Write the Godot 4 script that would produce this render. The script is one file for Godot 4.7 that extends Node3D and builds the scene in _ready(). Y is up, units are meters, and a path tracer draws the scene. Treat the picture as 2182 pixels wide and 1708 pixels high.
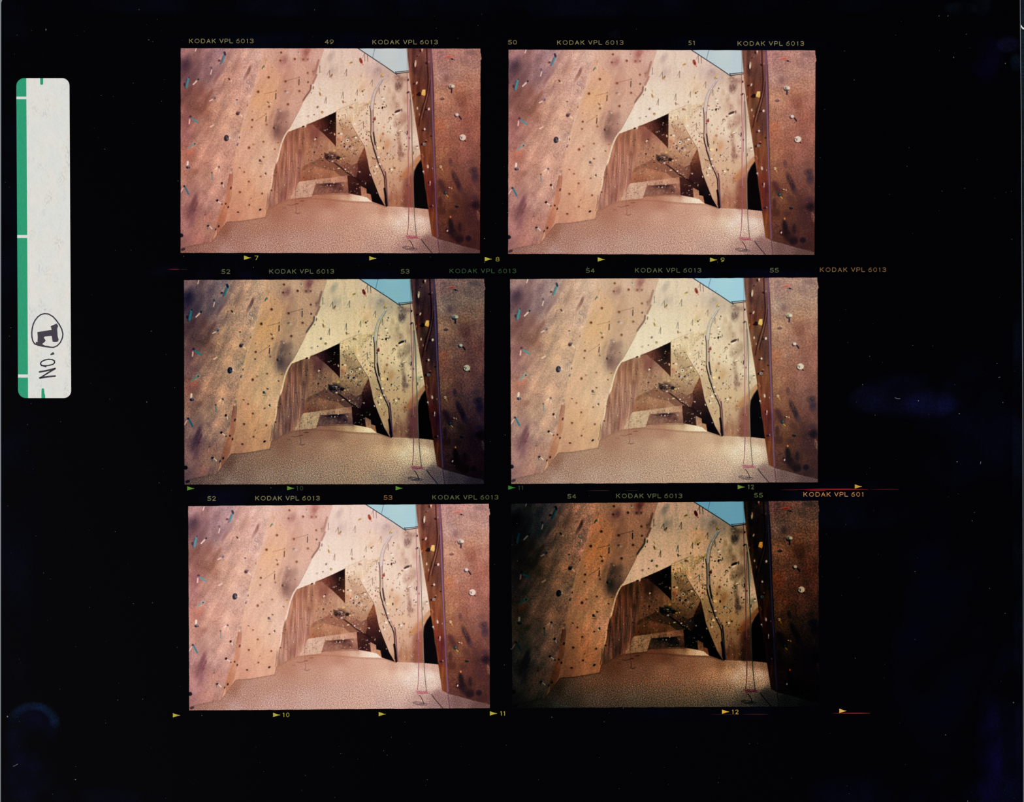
extends Node3D
# A black photographic contact sheet (three strips of roll film, six pictures) with an adhesive label, lying on a dark board.
# Everything that looks like a climbing hall here is the flat picture printed on the sheet.
# Positions are taken from the photograph's pixels on the plane of the sheet: 1 pixel = 0.1287 mm (a 6x9 cm film frame is 84 mm wide).
const MM := 0.0001287
const CX := 1091.0
const CY := 854.0
const CAM_H := 0.75

# the printed picture is computed on a canvas of CW x CH texels, CS texels for one pixel of the photograph
const CS := 1.6
const OX := 375.0
const OY := 92.0
const CW := 1056
const CH := 730

var used := {}
var mats := {}
var PR := PackedFloat32Array()
var PG := PackedFloat32Array()
var PB := PackedFloat32Array()
var ID := PackedByteArray()
var nblot := PackedByteArray()
var nfine := PackedByteArray()
var nmid := PackedByteArray()


func _ready() -> void:
	# ---- camera: straight down on the sheet
	var cam := Camera3D.new()
	cam.name = "camera"
	cam.position = Vector3(0, CAM_H, 0)
	cam.rotation_degrees = Vector3(-90, 0, 0)
	cam.fov = rad_to_deg(2.0 * atan(CY * MM / CAM_H))
	cam.near = 0.02
	cam.far = 20.0
	add_child(cam)
	# ---- surroundings: a darkened room, one even copying light from the upper left
	var env := Environment.new()
	env.background_mode = Environment.BG_COLOR
	env.background_color = Color(0.02, 0.02, 0.024)
	env.tonemap_mode = Environment.TONE_MAPPER_LINEAR
	env.tonemap_exposure = 1.0
	env.sdfgi_enabled = true
	env.ssao_enabled = true
	env.ssil_enabled = true
	var we := WorldEnvironment.new()
	we.name = "world_environment"
	we.environment = env
	add_child(we)
	var lamp := DirectionalLight3D.new()
	lamp.name = "copying_light"
	lamp.rotation_degrees = Vector3(-52, -68, 0)
	lamp.light_energy = 1.27
	lamp.light_angular_distance = 6.0
	lamp.shadow_enabled = true
	add_child(lamp)

	build_board()
	build_sheet()
	build_label()
	build_dust()


# ------------------------------------------------------------------ small helpers
func numbered(called: String) -> String:
	var n: int = used.get(called, 0)
	used[called] = n + 1
	return called if n == 0 else "%s_%03d" % [called, n]


func thing(called: String, label: String, category: String, group := "") -> Node3D:
	var o := Node3D.new()
	o.name = numbered(called)
	add_child(o)
	o.set_meta("label", label)
	o.set_meta("category", category)
	if group:
		o.set_meta("group", group)
	return o


func P(x: float, y: float, h := 0.0) -> Vector3:
	return Vector3((x - CX) * MM, h, (y - CY) * MM)


func col(r: float, g: float, b: float) -> Color:
	return Color(r / 255.0, g / 255.0, b / 255.0)


func mat(c: Color, rough := 0.5, spec := 0.3) -> StandardMaterial3D:
	var key := [c, rough, spec]
	if not mats.has(key):
		var m := StandardMaterial3D.new()
		m.albedo_color = c
		m.roughness = rough
		m.metallic_specular = spec
		mats[key] = m
	return mats[key]


func tex_mat(im: Image, rough := 0.4, spec := 0.3) -> StandardMaterial3D:
	var m := StandardMaterial3D.new()
	m.albedo_texture = ImageTexture.create_from_image(im)
	m.roughness = rough
	m.metallic_specular = spec
	return m


func put(st: SurfaceTool, called: String, m: Material, parent: Node3D) -> MeshInstance3D:
	st.generate_normals()
	var o := MeshInstance3D.new()
	o.name = called
	o.mesh = st.commit()
	o.material_override = m
	parent.add_child(o, true)
	return o


func new_st() -> SurfaceTool:
	var st := SurfaceTool.new()
	st.begin(Mesh.PRIMITIVE_TRIANGLES)
	st.set_smooth_group(-1)
	return st


# a flat slab with a given outline (pixels of the sheet plane), from height h0 to h1; uv: affine map u = a x + b y + c, v = d x + e y + f
func slab(st: SurfaceTool, pts: PackedVector2Array, h0: float, h1: float, uv := []) -> void:
	var p := pts
	if Geometry2D.is_polygon_clockwise(p):
		p = pts.duplicate()
		p.reverse()
	var tri := Geometry2D.triangulate_polygon(p)
	for t in range(0, tri.size(), 3):
		var q := [p[tri[t]], p[tri[t + 1]], p[tri[t + 2]]]
		var cross: float = (q[1].x - q[0].x) * (q[2].y - q[0].y) - (q[1].y - q[0].y) * (q[2].x - q[0].x)
		if cross < 0:
			q = [q[0], q[2], q[1]]
		# x right, y (pixels) down = +z: seen from above this order runs clockwise
		for v in q:
			if uv:
				st.set_uv(uv_at(uv, v))
			st.add_vertex(P(v.x, v.y, h1))
		for v in [q[0], q[2], q[1]]:
			if uv:
				st.set_uv(uv_at(uv, v))
			st.add_vertex(P(v.x, v.y, h0))
	var n := p.size()
	for i in n:
		var a := p[i]
		var b := p[(i + 1) % n]
		var quad := [P(a.x, a.y, h0), P(a.x, a.y, h1), P(b.x, b.y, h1), P(a.x, a.y, h0), P(b.x, b.y, h1), P(b.x, b.y, h0)]
		var uvs := [a, a, b, a, b, b]
		var mid := (a + b) * 0.5
		var nn := Vector2(b.y - a.y, a.x - b.x).normalized() * 0.05
		if not Geometry2D.is_point_in_polygon(mid + nn, p):
			quad = [quad[0], quad[2], quad[1], quad[3], quad[5], quad[4]]
			uvs = [a, b, a, a, b, b]
		for k in 6:
			if uv:
				st.set_uv(uv_at(uv, uvs[k]))
			st.add_vertex(quad[k])


func uv_at(m: Array, v: Vector2) -> Vector2:
	return Vector2(m[0] * v.x + m[1] * v.y + m[2], m[3] * v.x + m[4] * v.y + m[5])


func poly(a: Array) -> PackedVector2Array:
	var r := PackedVector2Array()
	for i in range(0, a.size(), 2):
		r.append(Vector2(a[i], a[i + 1]))
	return r


# ------------------------------------------------------------------ the board under the sheet
func build_board() -> void:
	var im := Image.create(64, 512, false, Image.FORMAT_RGB8)
	var rng := RandomNumberGenerator.new()
	rng.seed = 5
	for y in 512:
		var k := rng.randf_range(0.55, 1.35)
		for x in 64:
			var j := k * rng.randf_range(0.9, 1.1)
			im.set_pixel(x, y, col(9 * j, 24 * j, 32 * j))
	var board := thing("backing_board", "dark teal ribbed backing board under the black contact sheet", "board")
	var st := new_st()
	slab(st, poly([-300, -250, 2480, -250, 2480, 1960, -300, 1960]), -0.0063, -0.0003, [1.0 / 400.0, 0, 0, 0, 1.0 / 700.0, 0])
	put(st, "board", tex_mat(im, 0.7, 0.2), board)
	# a thin white curl of paper by the right edge of the sheet
	var s := thing("paper_sliver", "tiny curved white paper sliver beside the edge of the contact sheet", "paper scrap")
	st = new_st()
	slab(st, poly([2175.0, 52, 2176.4, 53.6, 2178.4, 56.6, 2181, 58.8, 2184, 59.6, 2188, 59, 2188, 61.5, 2184, 62.4, 2180.5, 62.2, 2177.8, 60, 2176, 57, 2175.0, 54.6]), -0.0003, -0.0001)
	put(st, "sliver", mat(col(226, 224, 214), 0.7), s)


# ------------------------------------------------------------------ the contact sheet
func build_sheet() -> void:
	var sheet := thing("contact_sheet", "large black photographic contact sheet printed with six climbing hall pictures", "contact sheet")
	# white paper body, its cut edge showing as a thin pale line left and right
	var st := new_st()
	slab(st, poly([-6, -4, 2174.4, -4, 2177.0, 300, 2180.0, 860, 2181.6, 1716, -6, 1716]), -0.0003, -0.00002)
	put(st, "paper", mat(col(124, 130, 136), 0.7), sheet)
	st = new_st()
	slab(st, poly([2.4, 6, 3.6, 2.6, 6, -4, 2173.3, -4, 2175.8, 300, 2178.8, 860, 2180.4, 1716, 1.6, 1716, 2.2, 800]), -0.00002, 0.0, [1.0 / 2182.0, 0, 0, 0, 1.0 / 1720.0, 4.0 / 1720.0])
	var em := put(st, "emulsion", tex_mat(paint_emulsion(), 0.3, 0.12), sheet)
	em.set_meta("label", "black emulsion with faint blue stains")

	paint_picture()
	var outlines := [
		[385.2, 102.8, 1023.4, 103.8, 1022.7, 539.2, 385.0, 538.4],
		[1083.7, 105.9, 1737.0, 107.5, 1735.3, 542.8, 1083.0, 540.6],
		[392.1, 596.4, 1031.6, 593.8, 1031.0, 1030.6, 393.4, 1031.8],
		[1087.0, 594.6, 1741.4, 591.1, 1742.7, 1027.1, 1089.5, 1030.3],
		[401.1, 1077.9, 1041.5, 1073.0, 1043.7, 1507.8, 403.4, 1512.9],
		[1088.9, 1072.9, 1743.3, 1066.4, 1745.0, 1504.0, 1092.0, 1508.0]]
	# where a point of each printed picture lies on the computed canvas (affine)
	var aff := [
		[1.0, 0.0, 0.0, 0.0, 1.0, 0.0],
		[0.97699, 0.00933, -677.84972, 0.00002, 1.00029, -3.88536],
		[0.99716, -0.0108, 2.42281, 0.0069, 1.00215, -499.48368],
		[0.97594, 0.00301, -680.97095, 0.00807, 1.00168, -502.96406],
		[0.99475, -0.00677, -6.87315, 0.01417, 1.00348, -987.37572],
		[0.97317, -0.01194, -660.97652, 0.01216, 0.9908, -972.18049]]
	var says := [
		"bright pink-toned print of the climbing hall",
		"warm print of the climbing hall, a little less pink",
		"contrasty yellowish print of the climbing hall with blue window",
		"pale neutral print of the climbing hall",
		"lightest pink print of the climbing hall",
		"very dark print of the climbing hall with black edges"]
	var strips := [
		[352, 66, 1772, 68, 1772, 566, 352, 562],
		[352, 562.5, 1900, 566.5, 1900, 1046, 352, 1049],
		[352, 1049.5, 1900, 1046.5, 1900, 1528, 352, 1532]]
	for s in 3:
		st = new_st()
		slab(st, poly(strips[s]), 0.0, 0.00002, [1.0 / 2182.0, 0, 0, 0, 1.0 / 1720.0, 4.0 / 1720.0])
		var strip := put(st, "film_strip_print", em.material_override, sheet)
		strip.set_meta("label", ["top film strip with frames on yellowish edge marks", "middle film strip with dim green edge marks and red light leak", "bottom film strip with yellow arrows and one dark frame"][s])
		for f in [s * 2, s * 2 + 1]:
			var o: Array = outlines[f]
			# the right edge of the film gate has a small nick that prints as a bump
			var tr := Vector2(o[2], o[3])
			var br := Vector2(o[4], o[5])
			var pts := PackedVector2Array([Vector2(o[0], o[1]), tr])
			for q in [[9, 0.2], [12, 1.6], [14.5, 1.1], [18, 2.4], [22, 2.6], [25, 0.6]]:
				pts.append(tr + (br - tr).normalized() * q[0] + Vector2(q[1], 0))
			pts.append(br)
			pts.append(Vector2(o[6], o[7]))
			# slightly uneven gate edges
			var rng := RandomNumberGenerator.new()
			rng.seed = 40 + f
			var fine := PackedVector2Array()
			for i in pts.size():
				var a := pts[i]
				var b := pts[(i + 1) % pts.size()]
				var n := maxi(1, int(a.distance_to(b) / 14.0))
				for k in n:
					var q := a.lerp(b, float(k) / n)
					if k > 0:
						q += Vector2(rng.randf_range(-0.3, 0.3), rng.randf_range(-0.3, 0.3))
					fine.append(q)
			var m: Array = aff[f]
			var kx := CS / CW
			var ky := CS / CH
			var uv := [m[0] * kx, m[1] * kx, (m[2] - OX) * kx, m[3] * ky, m[4] * ky, (m[5] - OY) * ky]
			st = new_st()
			slab(st, fine, 0.00002, 0.00004, uv)
			var pic := put(st, "picture", tex_mat(tone(f), 0.3, 0.12), strip)
			pic.set_meta("label", says[f])
		edge_marks(s, strip)


# lettering of the film edges: [text, left, right, centre y, colour]
func edge_marks(s: int, strip: Node3D) -> void:
	var K := "KODAK VPL 6013"
	var ye := [132, 124, 78]
	var gr := [92, 102, 60]
	var gn := [44, 76, 46]
	var ar := [172, 162, 52]
	var ag := [84, 128, 36]
	var words := [
		[[K, 403, 540, 87.3, ye], ["49", 692, 711, 89, ye], [K, 793.5, 932.5, 89.6, ye], ["50", 1082.5, 1101.5, 90, ye], [K, 1187, 1328, 90.6, ye], ["51", 1467, 1482, 91.4, ye], [K, 1571.5, 1713, 92.6, ye],
			["7", 542.5, 550.5, 549.3, ar], ["8", 1056, 1064.5, 552, ar], ["9", 1535.5, 1544, 553.4, ar]],
		[["52", 472, 490.5, 578.4, gr], [K, 574, 711.5, 578, gr], ["53", 854, 872.5, 578, gr], [K, 958, 1099.5, 577, gn], ["54", 1248.5, 1267, 576.2, gr], [K, 1353, 1494, 575.6, gr], ["55", 1640.5, 1659.5, 575.6, gr], [K, 1747, 1888, 574.4, [128, 92, 50]],
			["10", 630, 646, 1039.8, [34, 58, 32]], ["11", 1103.5, 1115, 1038.6, [34, 54, 34]], ["12", 1592, 1606.5, 1037, [92, 104, 56]]],
		[["52", 442, 460, 1061.6, ye], [K, 544, 681, 1061, ye], ["53", 817.5, 836, 1059.6, [150, 104, 60]], [K, 921, 1061.5, 1059, gr], ["54", 1209, 1227.5, 1057, gr], [K, 1313, 1453.5, 1056, gr], ["55", 1607, 1625.5, 1054.6, gr], ["KODAK VPL 601", 1712, 1842, 1052.8, [190, 128, 66]],
			["10", 601, 616.5, 1522.4, ar], ["11", 1065.5, 1077, 1519.2, ar], ["12", 1558, 1573.5, 1516, [196, 150, 58]]]]
	var arrows := [
		[[520, 549, ar], [787, 550.2, ar], [1033, 551.8, ar], [1273.7, 552.6, ar], [1513, 553.4, ar]],
		[[399, 1040.2, ag], [612, 1039.8, ag], [843, 1039.8, ag], [1083, 1038.6, [40, 112, 40]], [1572, 1037.2, [104, 128, 44]], [1821.5, 1036.2, [186, 146, 62]]],
		[[368.5, 1523.4, ar], [582, 1522.6, ar], [807, 1520.8, ar], [1044, 1519.4, ar], [1538.5, 1515.8, [204, 160, 40]], [1788.5, 1514, [214, 170, 70]]]]
	var leaks := [
		[],
		[[357, 382, 573.6, 1.1, [112, 18, 22]], [382, 398, 573.8, 0.6, [44, 8, 10]], [1690, 1850, 1042.4, 2.6, [128, 12, 18]], [1662, 1700, 1043.4, 1.2, [70, 8, 12]], [1851, 1915, 1042, 0.9, [88, 10, 14]], [1250, 1298, 1044.8, 1.0, [44, 6, 8]], [1330, 1360, 1044.6, 0.8, [30, 5, 7]], [1716, 1760, 1045.0, 1.4, [96, 12, 14]]],
		[[1510, 1575, 1521.6, 0.9, [52, 8, 8]], [1580, 1636, 1521, 1.2, [62, 10, 8]], [1772, 1854, 1519, 1.5, [128, 18, 14]]]]
	for w in words[s]:
		var o := put_text(w[0], w[1], w[2], w[3], "edge_lettering" if w[0].length() > 3 else "frame_number", mat(col(w[4][0], w[4][1], w[4][2]), 0.5), strip)
		if w[0].length() > 3:
			o.set_meta("label", "edge print reading " + ("KODAK VPL 601" if w[0].length() == 13 else K))
		else:
			o.set_meta("label", "frame number " + w[0])
	for a in arrows[s]:
		var st := new_st()
		var x: float = a[0]
		var y: float = a[1]
		slab(st, poly([x, y - 4.6, x + 6, y - 2.6, x + 11, y - 0.8, x + 15, y - 0.3, x + 15, y + 0.3, x + 11, y + 1.0, x + 6, y + 2.5, x, y + 4.4]), 0.00002, 0.00004)
		put(st, "arrow_mark", mat(col(a[2][0], a[2][1], a[2][2]), 0.5), strip)
	for l in leaks[s]:
		var st := new_st()
		var h: float = l[3] * 0.6
		slab(st, poly([l[0], l[2], lerpf(l[0], l[1], 0.35), l[2] - h, lerpf(l[0], l[1], 0.75), l[2] - h * 1.1, l[1], l[2] - 0.3, l[1], l[2] + 0.3, lerpf(l[0], l[1], 0.6), l[2] + h * 0.8]), 0.00002, 0.00003)
		put(st, "light_leak", mat(col(l[4][0], l[4][1], l[4][2]), 0.5), strip)


# the film maker's thin, wide edge lettering: strokes of each sign in a unit box (x right, y down)
func sign_strokes(c: String) -> Array:
	match c:
		"K": return [[0, 0, 0, 1], [0.95, 0, 0.02, 0.6], [0.33, 0.4, 1, 1]]
		"O", "0": return [oval(0.5, 0.5, 0.5, 0.5)]
		"D": return [[0, 0, 0, 1, 0.45, 1, 0.75, 0.92, 0.94, 0.74, 1, 0.5, 0.94, 0.26, 0.75, 0.08, 0.45, 0, 0, 0]]
		"A": return [[0, 1, 0.5, 0, 1, 1], [0.2, 0.66, 0.8, 0.66]]
		"V": return [[0, 0, 0.5, 1, 1, 0]]
		"P": return [[0, 1, 0, 0, 0.6, 0, 0.88, 0.07, 1, 0.28, 0.88, 0.49, 0.6, 0.56, 0, 0.56]]
		"L": return [[0, 0, 0, 1, 1, 1]]
		"6": return [[0.82, 0.02, 0.45, 0.1, 0.14, 0.36, 0, 0.68], oval(0.5, 0.69, 0.5, 0.31)]
		"9": return [[0.18, 0.98, 0.55, 0.9, 0.86, 0.64, 1, 0.32], oval(0.5, 0.31, 0.5, 0.31)]
		"8": return [oval(0.5, 0.24, 0.42, 0.24), oval(0.5, 0.74, 0.5, 0.26)]
		"1": return [[0.0, 0.16, 0.8, 0, 0.8, 1]]
		"3": return [[0.05, 0.12, 0.3, 0, 0.7, 0, 0.95, 0.15, 0.9, 0.38, 0.6, 0.47, 0.36, 0.47], [0.6, 0.47, 0.95, 0.6, 1, 0.78, 0.8, 0.96, 0.4, 1, 0, 0.88]]
		"4": return [[0.75, 1, 0.75, 0, 0, 0.7, 1, 0.7]]
		"5": return [[0.9, 0, 0.15, 0, 0.08, 0.46, 0.45, 0.38, 0.85, 0.48, 1, 0.7, 0.85, 0.92, 0.45, 1, 0, 0.9]]
		"2": return [[0.02, 0.22, 0.2, 0.04, 0.5, 0, 0.82, 0.05, 0.97, 0.25, 0.85, 0.45, 0.05, 1, 1, 1]]
		"7": return [[0, 0, 1, 0, 0.35, 1]]
	return []


func oval(cx: float, cy: float, rx: float, ry: float) -> Array:
	var r := []
	for k in 17:
		var a := TAU * k / 16.0
		r.append(cx + rx * cos(a))
		r.append(cy + ry * sin(a))
	return r


func put_text(text: String, x0: float, x1: float, y: float, called: String, m: Material, parent: Node3D) -> MeshInstance3D:
	# centres of the letters along the word, as the wide film lettering spaces them
	var at := [42, 167, 294, 410, 522, -1, 682, 788, 888, -1, 1028, 1132, 1225, 1320]
	var full := 1355.0 if text.length() == 14 else 1262.0
	var cap := 8.3
	var st := new_st()
	for i in text.length():
		var c := text[i]
		if c == " ":
			continue
		var cx: float
		var wide: float
		if text.length() > 3:
			cx = x0 + (x1 - x0) * at[i] / full
			wide = {"K": 7.0, "O": 9.2, "D": 7.8, "A": 7.6, "V": 7.4, "P": 7.0, "L": 6.2, "1": 1.6}.get(c, 6.8)
		else:
			var n := text.length()
			wide = (x1 - x0) - 1.2 if n == 1 else ((x1 - x0) - 4.4) * 0.5
			cx = x0 + 0.6 + wide * 0.5 + i * (wide + 3.2)
			if c == "1":
				wide = 2.0
		for q in sign_strokes(c):
			var p := PackedVector2Array()
			for k in range(0, q.size(), 2):
				p.append(Vector2(cx + (q[k] - 0.5) * wide, y + (q[k + 1] - 0.5) * cap))
			ribbon(st, p, 0.6, 0.00002, 0.00004)
	return put(st, called, m, parent)


# ------------------------------------------------------------------ the adhesive label
func build_label() -> void:
	var lab := thing("adhesive_label", "long white paper label with green stripe and handwritten No. 1", "label")
	var h := 0.00012
	var corners := [Vector2(34.9, 166.6), Vector2(148.0, 166.6), Vector2(151.8, 847.8), Vector2(38.8, 847.8)]
	var rad := [17.0, 15.5, 16.0, 17.0]
	var o := PackedVector2Array()
	for i in 4:
		var c: Vector2 = corners[i]
		var d0: Vector2 = (corners[(i + 3) % 4] - c).normalized()
		var d1: Vector2 = (corners[(i + 1) % 4] - c).normalized()
		var ctr: Vector2 = c + (d0 + d1) * rad[i]
		for k in 9:
			var a := PI * 0.5 * k / 8.0
			o.append(ctr - d1 * rad[i] * cos(a) - d0 * rad[i] * sin(a))
	var im := Image.create(256, 1024, false, Image.FORMAT_RGB8)
	var n1 := FastNoiseLite.new()
	n1.seed = 3
	n1.frequency = 0.012
	n1.fractal_octaves = 5
	var n2 := FastNoiseLite.new()
	n2.seed = 9
	n2.frequency = 0.11
	n2.fractal_octaves = 3
	var rng := RandomNumberGenerator.new()
	rng.seed = 12
	for y in 1024:
		for x in 256:
			var a := n1.get_noise_2d(x, y * 0.66)
			var b := n2.get_noise_2d(x, y * 0.66)
			var d := 7.0 * a + 5.0 * b + rng.randf_range(-4, 4) - 26.0 * maxf(0.0, a - 0.05) * maxf(0.0, b + 0.25) * 3.0
			var warm := n1.get_noise_2d(x + 900, y * 0.66) * 4.0
			im.set_pixel(x, y, col(221 + d + warm, 220 + d, 214 + d - warm))
	var st := new_st()
	slab(st, o, 0.00002, h, [1.0 / 125.0, 0, -30.0 / 125.0, 0, 1.0 / 695.0, -160.0 / 695.0])
	put(st, "paper_strip", tex_mat(im, 0.75, 0.2), lab)
	# green print: four bands down the left side, two small ticks
	var gim := Image.create(32, 512, false, Image.FORMAT_RGB8)
	for y in 512:
		for x in 32:
			var d := 7.0 * n2.get_noise_2d(x * 9.0, y * 0.9) + rng.randf_range(-4, 4)
			gim.set_pixel(x, y, col(38 + d, 152 + d, 112 + d))
	var green := tex_mat(gim, 0.65, 0.25)
	var top := 0.00014
	for band in [[160.0, 205.8], [211.4, 500.6], [506.8, 797.4], [804.2, 855.0]]:
		var rect := PackedVector2Array([Vector2(20, band[0]), Vector2(56.0 + (band[0] - 166.0) * 0.0057, band[0]), Vector2(56.0 + (band[1] - 166.0) * 0.0057, band[1]), Vector2(20, band[1])])
		for q in Geometry2D.intersect_polygons(rect, o):
			st = new_st()
			slab(st, q, h, top, [1.0 / 26.0, 0, -34.0 / 26.0, 0, 1.0 / 695.0, -160.0 / 695.0])
			put(st, "green_band", green, lab)
	for tick in [[85.6, 165, 92.0, 165, 92.0, 178.6, 90.6, 180.6, 87, 180.6, 85.8, 178.6], [88.6, 828.6, 89.6, 827.2, 92.8, 827.2, 94.0, 829, 94.6, 837, 96.2, 842, 96.4, 850, 88.2, 850]]:
		for q in Geometry2D.intersect_polygons(poly(tick), o):
			st = new_st()
			slab(st, q, h, top, [1.0 / 86.0, 0, -34.0 / 86.0, 0, 1.0 / 695.0, -160.0 / 695.0])
			put(st, "green_tick", green, lab)
	# marker pen: N o . and a ringed 1, written along the strip
	var ink := mat(col(60, 54, 64), 0.6, 0.3)
	var ringp: PackedVector2Array = label_points([560, 208, 620, 214, 690, 255, 740, 310, 790, 380, 830, 455, 848, 530, 840, 590, 810, 660, 760, 715, 700, 742, 640, 738, 570, 730, 520, 722, 450, 706, 400, 686, 372, 640, 358, 580, 355, 510, 363, 440, 380, 370, 410, 310, 450, 260, 500, 222, 558, 208])
	var letters := [
		["inked_ring", ringp, 2.5],
		["inked_letter", label_points([478, 1130, 600, 1108, 724, 1076]), 3.3], ["inked_letter", label_points([724, 1078, 600, 1152, 490, 1225]), 3.0], ["inked_letter", label_points([482, 1226, 600, 1206, 724, 1196]), 3.4],
		["inked_letter", label_points([578, 1048, 540, 1034, 502, 1020, 492, 995, 512, 965, 560, 942, 620, 930, 680, 936, 714, 955, 716, 985, 690, 1010, 640, 1024, 580, 1032, 510, 1030]), 2.5]]
	for l in letters:
		st = new_st()
		var pl: PackedVector2Array = l[1]
		var w: float = l[2] * 0.56
		ribbon(st, pl, w, h, top)
		put(st, l[0], ink, lab)
	st = new_st()
	slab(st, label_points([443, 500, 560, 480, 670, 465, 662, 430, 652, 410, 680, 393, 750, 366, 772, 400, 757, 450, 765, 570, 780, 620, 770, 650, 720, 656, 685, 650, 670, 560, 560, 570, 545, 590, 575, 630, 560, 655, 520, 690, 560, 712, 645, 722, 600, 732, 450, 708, 415, 682, 424, 650, 446, 660, 450, 570]), h, top + 0.00001)
	put(st, "inked_numeral", ink, lab)
	st = new_st()
	slab(st, label_points([690, 816, 712, 830, 708, 856, 650, 866, 650, 845]), h, top)
	put(st, "inked_dot", ink, lab)


func label_points(a: Array) -> PackedVector2Array:
	var r := PackedVector2Array()
	for i in range(0, a.size(), 2):
		r.append(Vector2(20 + a[i] / 7.427, 640 + a[i + 1] / 7.427))
	return r


# a marker stroke as overlapping rounded pieces along a line
func ribbon(st: SurfaceTool, p: PackedVector2Array, w: float, h0: float, h1: float) -> void:
	for i in p.size() - 1:
		var d := (p[i + 1] - p[i]).normalized()
		var n := Vector2(-d.y, d.x) * w
		slab(st, PackedVector2Array([p[i] + n, p[i + 1] + n, p[i + 1] + n * 0.7 + d * w * 0.7, p[i + 1] + d * w, p[i + 1] - n * 0.7 + d * w * 0.7, p[i + 1] - n, p[i] - n, p[i] - n * 0.7 - d * w * 0.7, p[i] - d * w, p[i] + n * 0.7 - d * w * 0.7]), h0, h1)


# ------------------------------------------------------------------ dust
func build_dust() -> void:
	var st := new_st()
	var rng := RandomNumberGenerator.new()
	rng.seed = 77
	var big := [[98, 63, 0.8, 2.2], [2020, 34, 1.0, 1.0], [2001, 34, 0.8, 0.9], [16, 1526, 1.6, 1.4], [2159.5, 1496, 0.9, 1.4], [2032, 122, 0.8, 1.0], [2142, 135, 0.8, 1.2], [1032.5, 508, 1.0, 1.0], [1032.5, 558.5, 0.8, 0.8], [1957, 853.5, 1.0, 1.0], [2039.5, 983.5, 1.1, 1.0], [2137, 857, 0.9, 0.9], [2015, 1565, 0.9, 0.9], [161, 1660, 1.4, 0.7], [317, 85, 0.7, 0.9], [2062, 1706, 1.0, 0.9], [2044, 881, 0.8, 0.8], [313, 856, 1.0, 0.9], [1838, 819, 0.8, 0.7]]
	for i in 430:
		var e := rng.randf()
		big.append([rng.randf_range(8, 2168), rng.randf_range(4, 1704), 0.25 + 0.4 * e * e, 0.25 + 0.4 * e * e])
	for b in big:
		var x: float = b[0]
		var y: float = b[1]
		if x > 30 and x < 156 and y > 160 and y < 852:
			continue
		var q := PackedVector2Array()
		var a0 := rng.randf() * TAU
		for k in 6:
			var a := a0 + TAU * k / 6.0
			q.append(Vector2(x + cos(a) * b[2] * rng.randf_range(0.7, 1.2), y + sin(a) * b[3] * rng.randf_range(0.7, 1.2)))
		slab(st, q, 0.00002, 0.00006)
	# a few hairs and scratches
	for hair in [[1907, 847, 1912, 849, 1918, 849], [2128, 804, 2131, 803], [2090, 983, 2089, 988], [28, 1632, 33, 1630, 38, 1627]]:
		ribbon(st, poly(hair), 0.3, 0.00002, 0.00005)
	var o := put(st, numbered("dust"), mat(col(132, 134, 140), 0.9, 0.1), self)
	o.set_meta("label", "tiny pale dust specks and hairs scattered over the black sheet")
	o.set_meta("category", "dust")
	o.set_meta("kind", "stuff")


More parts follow.
